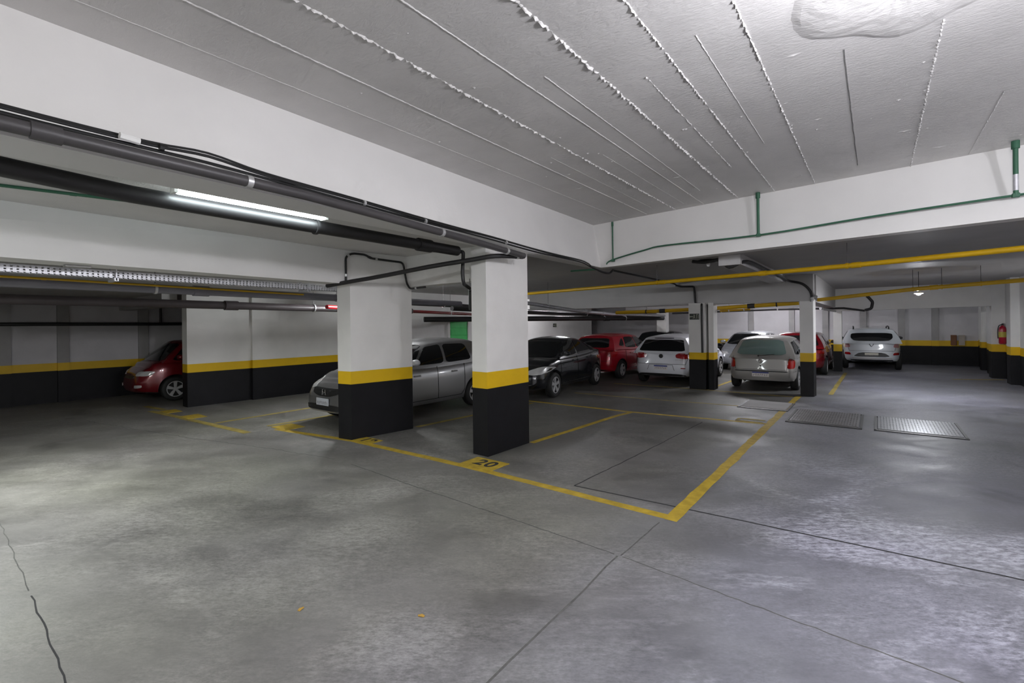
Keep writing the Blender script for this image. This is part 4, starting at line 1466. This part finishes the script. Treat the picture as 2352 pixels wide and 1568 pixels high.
def door_seams(y0, ym, y1, zlo, zhi):
    out = []
    for fc in ('right', 'left'):
        out += [(fc, [(y0, zhi), (y0 + 0.02, zlo + 0.1), (y0 + 0.12, zlo)]), (fc, [(ym, zhi), (ym, zlo)]), (fc, [(y1, zhi), (y1, zlo)]), (fc, [(y0 + 0.12, zlo), (y1, zlo)])]
    return out


# -- silver hatchback seen from behind -------------------------------------
s, hl, ywb, yrf, yrb, yrr = hatch(3.93, 1.64, 1.42, p_silver, 0.29, belt=0.90, nosez=0.72, wb=0.795, wr=0.565, rear_rake=0.47, cover=True)
s['cover'] = True
s['rim'] = rimd
s['spokes'] = 7
s['rglass'] = glassg
s['square'] = 10
s['taper'] = 0.03
s['windows'] += [('rear', 'rear_window', [(-0.60, 0.945), (0.60, 0.945), (0.475, 1.325), (-0.475, 1.325)], 0.10),
                 ('front', 'windshield', [(-0.66, 0.93), (0.66, 0.93), (0.50, 1.31), (-0.50, 1.31)], 0.08)]
side_glass(s, [(-0.10, 0.93), (0.86, 0.93), (0.42, 1.29), (-0.12, 1.31)], [(-0.98, 0.93), (-0.18, 0.93), (-0.20, 1.31), (-0.95, 1.29)], [(-1.68, 0.96), (-1.10, 0.93), (-1.06, 1.28), (-1.36, 1.26)])
s['panels'] = [('rear', 'tail_lamp', [(0.615, 0.60), (0.765, 0.60), (0.76, 0.80), (0.71, 0.865), (0.645, 0.86), (0.615, 0.72)], taill),
               ('rear', 'tail_lamp', mirror([(0.615, 0.60), (0.765, 0.60), (0.76, 0.80), (0.71, 0.865), (0.645, 0.86), (0.615, 0.72)]), taill),
               ('rear', 'bumper_strip', [(-0.78, 0.505), (0.78, 0.505), (0.78, 0.535), (-0.78, 0.535)], blackt),
               ('rear', 'lower_valance', [(-0.70, 0.20), (0.70, 0.20), (0.72, 0.265), (-0.72, 0.265)], blackt),
               ('front', 'head_lamp', [(0.42, 0.56), (0.74, 0.58), (0.72, 0.70), (0.44, 0.68)], headl), ('front', 'head_lamp', mirror([(0.42, 0.56), (0.74, 0.58), (0.72, 0.70), (0.44, 0.68)]), headl),
               ('front', 'grille', [(-0.4, 0.57), (0.4, 0.57), (0.4, 0.66), (-0.4, 0.66)], blackt)]
s['seams'] = door_seams(-0.95, -0.15, 0.95, 0.30, 0.90) + [('rear', [(-0.66, 0.90), (-0.60, 0.56), (0.60, 0.56), (0.66, 0.90)])]
s['plates'] = [('rear', 0.0, 0.435, platew, True)]
gol, bv = make_car('hatchback', 'silver hatchback parked tail out between the two rear columns', 'car', (-2.42, 15.74, 0), 0.0, s)
rear_wiper(gol, bv, -0.05, 0.915, 0.32, 0.965)
disc_badge(gol, bv, 'rear', 0.0, 0.785, 0.062, p_silver, chrome, VW)
t = MB()
p, _ = on_surf(bv, 'rear', 0.0, 0.655)
t.lathe([(0.02, 0.0), (0.02, -0.012), (0.0, -0.014)], (p.x, p.y, p.z), 'y', 10)
t.build('tailgate_lock', blackt, gol, True)
t = MB()
t.tube([(-0.42, -hl + 0.35, 0.24), (-0.42, -hl + 0.02, 0.225)], 0.026, 10)
t.build('exhaust', clampm, gol, True)

# -- white hatchback -------------------------------------------------------
s, hl, ywb, yrf, yrb, yrr = hatch(4.05, 1.75, 1.46, p_white, 0.31, belt=0.97, nosez=0.74, wb=0.815, wr=0.56, rear_rake=0.42)
s['square'] = 9
s['taper'] = 0.035
s['windows'] += [('rear', 'rear_window', [(-0.685, 0.99), (0.685, 0.99), (0.565, 1.315), (-0.565, 1.315)], 0.07),
                 ('front', 'windshield', [(-0.72, 0.97), (0.72, 0.97), (0.54, 1.36), (-0.54, 1.36)], 0.08)]
side_glass(s, [(-0.12, 1.0), (0.95, 0.98), (0.42, 1.33), (-0.14, 1.36)], [(-1.10, 1.02), (-0.2, 1.0), (-0.22, 1.36), (-1.02, 1.34)], [(-1.6, 1.08), (-1.2, 1.03), (-1.14, 1.32), (-1.36, 1.30)])
s['mirror_mat'] = blackt
tl = [(0.44, 0.80), (0.66, 0.77), (0.81, 0.79), (0.81, 0.90), (0.70, 0.935), (0.50, 0.935), (0.42, 0.88)]
s['panels'] = [('rear', 'tail_lamp', tl, taill), ('rear', 'tail_lamp', mirror(tl), taill),
               ('rear', 'bumper_insert', [(-0.72, 0.20), (0.72, 0.20), (0.70, 0.31), (0.55, 0.345), (-0.55, 0.345), (-0.70, 0.31)], blackt),
               ('rear', 'rear_spoiler', [(-0.30, 1.345), (0.30, 1.345), (0.28, 1.37), (-0.28, 1.37)], blackt),
               ('rear', 'reflector', [(0.58, 0.50), (0.70, 0.50), (0.70, 0.525), (0.58, 0.525)], taill),
               ('front', 'head_lamp', [(0.44, 0.62), (0.80, 0.64), (0.78, 0.74), (0.46, 0.70)], headl), ('front', 'head_lamp', mirror([(0.44, 0.62), (0.80, 0.64), (0.78, 0.74), (0.46, 0.70)]), headl)]
s['seams'] = door_seams(-1.0, -0.16, 1.0, 0.32, 0.97) + [('rear', [(-0.80, 0.97), (-0.70, 0.62), (0.70, 0.62), (0.80, 0.97)]), ('rear', [(-0.40, 0.44), (-0.34, 0.60), (0.34, 0.60), (0.40, 0.44)])]
s['plates'] = [('rear', 0.0, 0.515, platew, True)]
polo, bv = make_car('hatchback', 'white hatchback parked tail out behind the column with the exit sign', 'car', (-4.99, 15.53, 0), 0.0, s)
disc_badge(polo, bv, 'rear', 0.0, 0.845, 0.06, blackt, blackt, VW)
t = MB()
for k in range(4):
    p, _ = on_surf(bv, 'rear', 0.42 + k * 0.055, 0.745)
    t.box(p.x, p.x + 0.035, p.y - 0.008, p.y + 0.01, p.z - 0.012, p.z + 0.012)
t.build('model_script', clampm, polo)

# -- red hatchback ---------------------------------------------------------
s, hl, ywb, yrf, yrb, yrr = hatch(3.92, 1.68, 1.47, p_red, 0.30, belt=0.96, nosez=0.72, rise=0.04, wb=0.80, wr=0.56, rear_rake=0.40)
s['windows'] += [('rear', 'rear_window', [(-0.62, 1.03), (0.62, 1.03), (0.52, 1.33), (-0.52, 1.33)], 0.1),
                 ('front', 'windshield', [(-0.70, 0.96), (0.70, 0.96), (0.53, 1.36), (-0.53, 1.36)], 0.08)]
side_glass(s, [(-0.10, 0.99), (0.92, 0.98), (0.40, 1.32), (-0.12, 1.36)], [(-1.05, 1.03), (-0.18, 0.99), (-0.20, 1.36), (-0.86, 1.35)], [(-1.45, 1.10), (-1.13, 1.05), (-1.00, 1.32), (-1.15, 1.28)])
tl = [(0.52, 0.76), (0.75, 0.72), (0.77, 0.86), (0.75, 0.93), (0.64, 0.935), (0.52, 0.90)]
s['panels'] = [('rear', 'tail_lamp', tl, taill), ('rear', 'tail_lamp', mirror(tl), taill), ('rear', 'bumper_insert', [(-0.62, 0.22), (0.62, 0.22), (0.56, 0.33), (-0.56, 0.33)], blackt),
               ('rear', 'reflector', [(0.62, 0.42), (0.74, 0.42), (0.74, 0.45), (0.62, 0.45)], taill)]
s['seams'] = door_seams(-1.0, -0.15, 0.98, 0.32, 0.95) + [('rear', [(-0.70, 0.97), (-0.62, 0.60), (0.62, 0.60), (0.70, 0.97)])]
s['plates'] = [('rear', 0.0, 0.52, plateg, False)]
make_car('hatchback', 'bright red hatchback with its tail towards the black saloon', 'car', (-7.42, 15.74, 0), 0.0, s)

# -- black saloon, nose towards the viewer's left ---------------------------
s, hl, ywb, yrf, yrb, yrr = hatch(4.35, 1.72, 1.47, p_black, 0.31, belt=0.97, nosez=0.74, wb=0.80, wr=0.56)
s['deck'] = ([-hl, -hl + 0.2, -1.35, 0.0, ywb, ywb + 0.35, hl - 0.25, hl], [0.98, 1.03, 1.04, 0.97, 0.96, 0.91, 0.80, 0.66])
s['glasshouse'] = dict(y=(-1.62, -0.72, 0.32, 1.18), w=(0.80, 0.565), arc=0.06)
s['axles'] = (-1.36, 1.34)
s['mirror'] = (0.86, 1.06)
s['windows'] += [('front', 'windshield', [(-0.72, 0.98), (0.72, 0.98), (0.54, 1.37), (-0.54, 1.37)], 0.08), ('rear', 'rear_window', [(-0.66, 1.05), (0.66, 1.05), (0.52, 1.36), (-0.52, 1.36)], 0.08)]
side_glass(s, [(0.02, 1.0), (1.02, 0.99), (0.48, 1.32), (0.0, 1.37)], [(-0.95, 1.03), (-0.06, 1.0), (-0.08, 1.37), (-0.62, 1.35)], [(-1.32, 1.08), (-1.02, 1.05), (-0.72, 1.33), (-0.86, 1.31)])
hd = [(0.40, 0.60), (0.80, 0.63), (0.84, 0.76), (0.74, 0.80), (0.46, 0.70)]
tl = [(0.52, 0.78), (0.82, 0.76), (0.82, 0.92), (0.55, 0.94)]
hs = [(1.88, 0.62), (2.12, 0.60), (2.10, 0.68), (1.62, 0.80), (1.70, 0.72)]
s['panels'] = [('front', 'head_lamp', hd, headl), ('front', 'head_lamp', mirror(hd), headl), ('right', 'head_lamp', hs, headl), ('left', 'head_lamp', hs, headl), ('front', 'grille', [(-0.36, 0.58), (0.36, 0.58), (0.40, 0.68), (-0.40, 0.68)], blackt),
               ('rear', 'tail_lamp', tl, taill), ('rear', 'tail_lamp', mirror(tl), taill)]
s['handles'] = [('s', -0.72, 0.88), ('s', 0.22, 0.86)]
s['seams'] = door_seams(-0.95, 0.0, 1.02, 0.32, 0.97)
s['plates'] = [('front', 0.0, 0.45, plateg, False)]
make_car('saloon_car', 'black saloon parked nose first behind the narrow column', 'car', (-7.26, 11.12, 0), PI + 0.10, s)

# -- grey-silver monovolume hidden behind the wide column -------------------
s, hl, ywb, yrf, yrb, yrr = hatch(3.90, 1.70, 1.53, p_fit, 0.30, belt=0.98, cowl=1.0, nosez=0.80, wb=0.79, wr=0.56)
s['deck'] = ([-hl, -hl + 0.25, 0.0, 1.05, 1.35, hl - 0.30, hl - 0.12, hl], [1.0, 1.03, 0.98, 0.99, 0.92, 0.80, 0.74, 0.64])
s['glasshouse'] = dict(y=(-hl + 0.08, -hl + 0.42, 0.0, 0.92), w=(0.79, 0.56))
s['nose'] = ([0.22, 0.30, 0.40, 0.55, 0.66, 0.85], [0.03, 0.0, 0.03, 0.03, 0.09, 0.26])
s['mirror'] = (0.52, 1.09)
s['mirror_mat'] = p_white
s['windows'] += [('front', 'windshield', [(-0.70, 1.0), (0.70, 1.0), (0.54, 1.42), (-0.54, 1.42)], 0.08), ('rear', 'rear_window', [(-0.62, 1.06), (0.62, 1.06), (0.52, 1.38), (-0.52, 1.38)], 0.08)]
side_glass(s, [(-0.35, 1.03), (0.42, 1.02), (0.06, 1.37), (-0.37, 1.42)], [(-1.2, 1.06), (-0.43, 1.03), (-0.45, 1.42), (-1.12, 1.41)], [(0.50, 1.02), (0.76, 1.01), (0.30, 1.29), (0.18, 1.33)])
hd = [(0.42, 0.67), (0.76, 0.64), (0.80, 0.78), (0.74, 0.86), (0.52, 0.76)]
gr = [(-0.46, 0.69), (-0.40, 0.60), (-0.16, 0.545), (0.16, 0.545), (0.40, 0.60), (0.46, 0.69), (0.0, 0.685)]
s['panels'] = [('front', 'head_lamp', hd, headl), ('front', 'head_lamp', mirror(hd), headl), ('front', 'grille', gr, blackt),
               ('front', 'lower_intake', [(-0.62, 0.30), (0.62, 0.30), (0.56, 0.40), (-0.56, 0.40)], blackt), ('front', 'bumper_lip', [(-0.70, 0.215), (0.70, 0.215), (0.72, 0.26), (-0.72, 0.26)], p_lsilver)]
s['seams'] = door_seams(-0.95, -0.14, 0.92, 0.32, 0.98)
s['plates'] = [('front', 0.0, 0.45, plateg, False)]
fit, bv = make_car('hatchback', 'grey silver hatchback with its nose showing left of the wide column', 'car', (-8.02, 6.62, 0), PI, s)
p, _ = on_surf(bv, 'front', 0.0, 0.615)
t = MB()
yy = p.y + 0.035
t.tube([(-0.055, yy, p.z - 0.05), (-0.042, yy, p.z + 0.055)], 0.010, 8)
t.tube([(0.055, yy, p.z - 0.05), (0.042, yy, p.z + 0.055)], 0.010, 8)
t.tube([(-0.048, yy, p.z + 0.002), (0.048, yy, p.z + 0.002)], 0.009, 8)
bdg = t.build('badge', chrome, fit, True)
for sx in (-1, 1):
    MB().tube([(sx * 0.045, p.y - 0.01, p.z), (sx * 0.045, yy, p.z)], 0.006, 6).build('badge_pin', chrome, bdg)

# -- dark red car in the unlit far left bay ---------------------------------
s, hl, ywb, yrf, yrb, yrr = hatch(3.75, 1.66, 1.54, p_dred, 0.30, belt=0.98, nosez=0.84, wb=0.80, wr=0.58)
ywb, yrf = 1.36, 0.88
s['deck'] = ([-hl, -hl + 0.25, 0.0, ywb, ywb + 0.2, hl - 0.12, hl], [0.95, 0.98, 0.98, 0.99, 0.95, 0.84, 0.72])
s['glasshouse']['y'] = (-hl + 0.07, -hl + 0.36, yrf, ywb)
s['mirror'] = (1.02, 1.10)
s['windows'] += [('front', 'windshield', [(-0.71, 1.01), (0.71, 1.01), (0.55, 1.43), (-0.55, 1.43)], 0.08), ('rear', 'rear_window', [(-0.62, 1.0), (0.62, 1.0), (0.52, 1.36), (-0.52, 1.36)], 0.08)]
side_glass(s, [(0.20, 1.02), (1.18, 1.01), (0.86, 1.36), (0.18, 1.41)], [(-0.9, 1.04), (0.10, 1.02), (0.08, 1.41), (-0.86, 1.39)])
hd = [(0.42, 0.66), (0.74, 0.66), (0.76, 0.78), (0.48, 0.77)]
s['panels'] = [('front', 'head_lamp', hd, headl), ('front', 'head_lamp', mirror(hd), headl), ('front', 'grille', [(-0.34, 0.58), (0.34, 0.58), (0.34, 0.66), (-0.34, 0.66)], blackt),
               ('front', 'fog_lamp', [(0.50, 0.37), (0.66, 0.38), (0.66, 0.45), (0.50, 0.44)], headl), ('front', 'fog_lamp', mirror([(0.50, 0.37), (0.66, 0.38), (0.66, 0.45), (0.50, 0.44)]), headl)]
s['seams'] = door_seams(-0.95, -0.14, 0.95, 0.32, 0.95)
make_car('hatchback', 'dark red hatchback in the unlit bay left of the wall end', 'car', (-14.82, 5.28, 0), PI, s)

# -- white crossover at the far end ----------------------------------------
s, hl, ywb, yrf, yrb, yrr = hatch(4.08, 1.78, 1.53, p_white2, 0.33, belt=1.0, nosez=0.82, rise=0.02, wb=0.815, wr=0.60, rear_rake=0.40)
s['zb'] = 0.26
s['windows'] += [('rear', 'rear_window', [(-0.50, 1.06), (0.50, 1.06), (0.62, 1.17), (0.60, 1.35), (-0.60, 1.35), (-0.62, 1.17)], 0.16),
                 ('front', 'windshield', [(-0.72, 1.0), (0.72, 1.0), (0.55, 1.42), (-0.55, 1.42)], 0.08)]
side_glass(s, [(-0.10, 1.04), (0.95, 1.02), (0.42, 1.38), (-0.12, 1.42)], [(-1.10, 1.06), (-0.18, 1.04), (-0.20, 1.42), (-0.98, 1.40)])
s['mirror_mat'] = blackt
tl = [(0.62, 0.83), (0.79, 0.81), (0.79, 0.955), (0.66, 0.965)]
s['panels'] = [('rear', 'tail_lamp', tl, tailp), ('rear', 'tail_lamp', mirror(tl), tailp),
               ('rear', 'bumper_insert', [(-0.56, 0.485), (0.56, 0.485), (0.36, 0.64), (-0.36, 0.64)], blackt),
               ('rear', 'skid_plate', [(-0.62, 0.40), (0.62, 0.40), (0.56, 0.465), (-0.56, 0.465)], greytr),
               ('rear', 'lower_valance', [(-0.82, 0.26), (0.82, 0.26), (0.82, 0.385), (-0.82, 0.385)], blackt),
               ('rear', 'reflector', [(0.60, 0.55), (0.80, 0.56), (0.79, 0.64), (0.64, 0.64)], taill), ('rear', 'reflector', mirror([(0.60, 0.55), (0.80, 0.56), (0.79, 0.64), (0.64, 0.64)]), taill)]
s['seams'] = door_seams(-1.0, -0.15, 1.0, 0.4, 1.0) + [('rear', [(-0.74, 1.0), (-0.66, 0.70), (0.66, 0.70), (0.74, 1.0)])]
s['plates'] = [('rear', 0.0, 0.56, platey, False)]
suv, bv = make_car('crossover_car', 'white crossover with black roof bars at the far end of the lane', 'car', (-0.20, 23.60, 0), 0.03, s)
for sx in (-1, 1):
    t = MB()
    t.tube(smoothpath([(sx * 0.53, -1.30, 1.47), (sx * 0.53, -1.22, 1.555), (sx * 0.54, -0.4, 1.585), (sx * 0.53, 0.25, 1.555), (sx * 0.53, 0.33, 1.48)], 4), 0.022, 8)
    t.build('roof_bar', blackt, suv, True)
t = MB()
p, _ = on_surf(bv, 'rear', 0.0, 0.94)
yy = p.y - 0.014
dd = [(0, 0.085), (0.06, 0.0), (0, -0.085), (-0.06, 0.0)]
for i in range(4):
    a, b_ = dd[i], dd[(i + 1) % 4]
    t.tube([(a[0], yy, p.z + a[1]), (b_[0], yy, p.z + b_[1])], 0.013, 6)
t.build('badge', chrome, suv)

# -- three cars mostly hidden in the rear row -------------------------------
def plain(paintm, HH=1.45, L=3.95, Wd=1.68):
    s, hl, ywb, yrf, yrb, yrr = hatch(L, Wd, HH, paintm, 0.30, belt=0.95, nosez=0.74, wb=0.775, wr=0.56)
    s['windows'] += [('front', 'windshield', [(-0.70, 0.96), (0.70, 0.96), (0.53, 1.34), (-0.53, 1.34)], 0.08), ('rear', 'rear_window', [(-0.64, 0.99), (0.64, 0.99), (0.52, 1.33), (-0.52, 1.33)], 0.08)]
    side_glass(s, [(-0.10, 0.98), (0.90, 0.97), (0.40, 1.30), (-0.12, 1.34)], [(-1.05, 1.0), (-0.18, 0.98), (-0.20, 1.34), (-0.92, 1.32)])
    hd = [(0.42, 0.60), (0.76, 0.62), (0.78, 0.74), (0.46, 0.70)]
    tl = [(0.58, 0.74), (0.80, 0.72), (0.80, 0.92), (0.60, 0.94)]
    s['panels'] = [('front', 'head_lamp', hd, headl), ('front', 'head_lamp', mirror(hd), headl), ('rear', 'tail_lamp', tl, taill), ('rear', 'tail_lamp', mirror(tl), taill)]
    s['seams'] = door_seams(-0.95, -0.14, 0.95, 0.32, 0.95)
    return s


make_car('hatchback', 'pale silver car whose roof shows over the silver hatchback', 'car', (-3.95, 20.75, 0), PI, plain(p_lsilver, 1.44))
make_car('hatchback', 'dark red car half hidden behind the column by the silver hatchback', 'car', (-2.13, 20.3, 0), 0.0, plain(p_dred, 1.45))
make_car('hatchback', 'black car whose roof shows left of the white hatchback', 'car', (-7.75, 21.9, 0), 0.0, plain(p_black, 1.46))


# ------------------------------------------------------------------ front bay lamp out of frame, and added fill lights
def point(name, loc, e, col, r=0.1):
    l = bpy.data.lights.new(name, 'POINT')
    l.energy = e
    l.color = col
    l.shadow_soft_size = r
    o = bpy.data.objects.new(name, l)
    COL.objects.link(o)
    o.location = loc
    return o


point('front_bay_lamp_light', (0.55, 2.45, 3.08), 120, (0.93, 0.93, 1.0), 0.12)
point('lane_fill_light', (0.6, -3.0, 3.0), 100, (1.0, 0.98, 0.95), 0.15)  # added fill from behind the camera
point('left_bay_fill_light', (-4.9, -1.8, 2.55), 26, (0.86, 0.97, 1.0), 0.12)  # added fill for the left bay floor
for nm_, lc_, e_ in (('left_fill_light', (-7.5, 0.25, 2.28), 62), ('far_left_fill_light', (-5.2, -1.5, 2.45), 35)):  # area fills added to brighten the left floor, without fixtures
    al = bpy.data.lights.new(nm_, 'AREA')
    al.shape = 'RECTANGLE'
    al.size = 1.2
    al.size_y = 0.5
    al.energy = e_
    al.color = (0.96, 1.0, 0.96)
    ao = bpy.data.objects.new(nm_, al)
    COL.objects.link(ao)
    ao.location = lc_
point('side_fill_light', (3.3, 3.6, 3.1), 115, (0.93, 0.93, 1.0), 0.15)  # added fill that lifts the white cross beam
w = bpy.data.worlds.new('world')
scn.world = w
w.use_nodes = True
w.node_tree.nodes['Background'].inputs[0].default_value = (0.5, 0.5, 0.52, 1)
w.node_tree.nodes['Background'].inputs[1].default_value = 0.02
scn.cycles.max_bounces = 6
scn.cycles.diffuse_bounces = 4
scn.cycles.glossy_bounces = 3
scn.cycles.transmission_bounces = 2
scn.cycles.caustics_reflective = False
scn.cycles.caustics_refractive = False
scn.cycles.adaptive_threshold = 0.07
scn.cycles.adaptive_min_samples = 16
scn.cycles.use_denoising = True
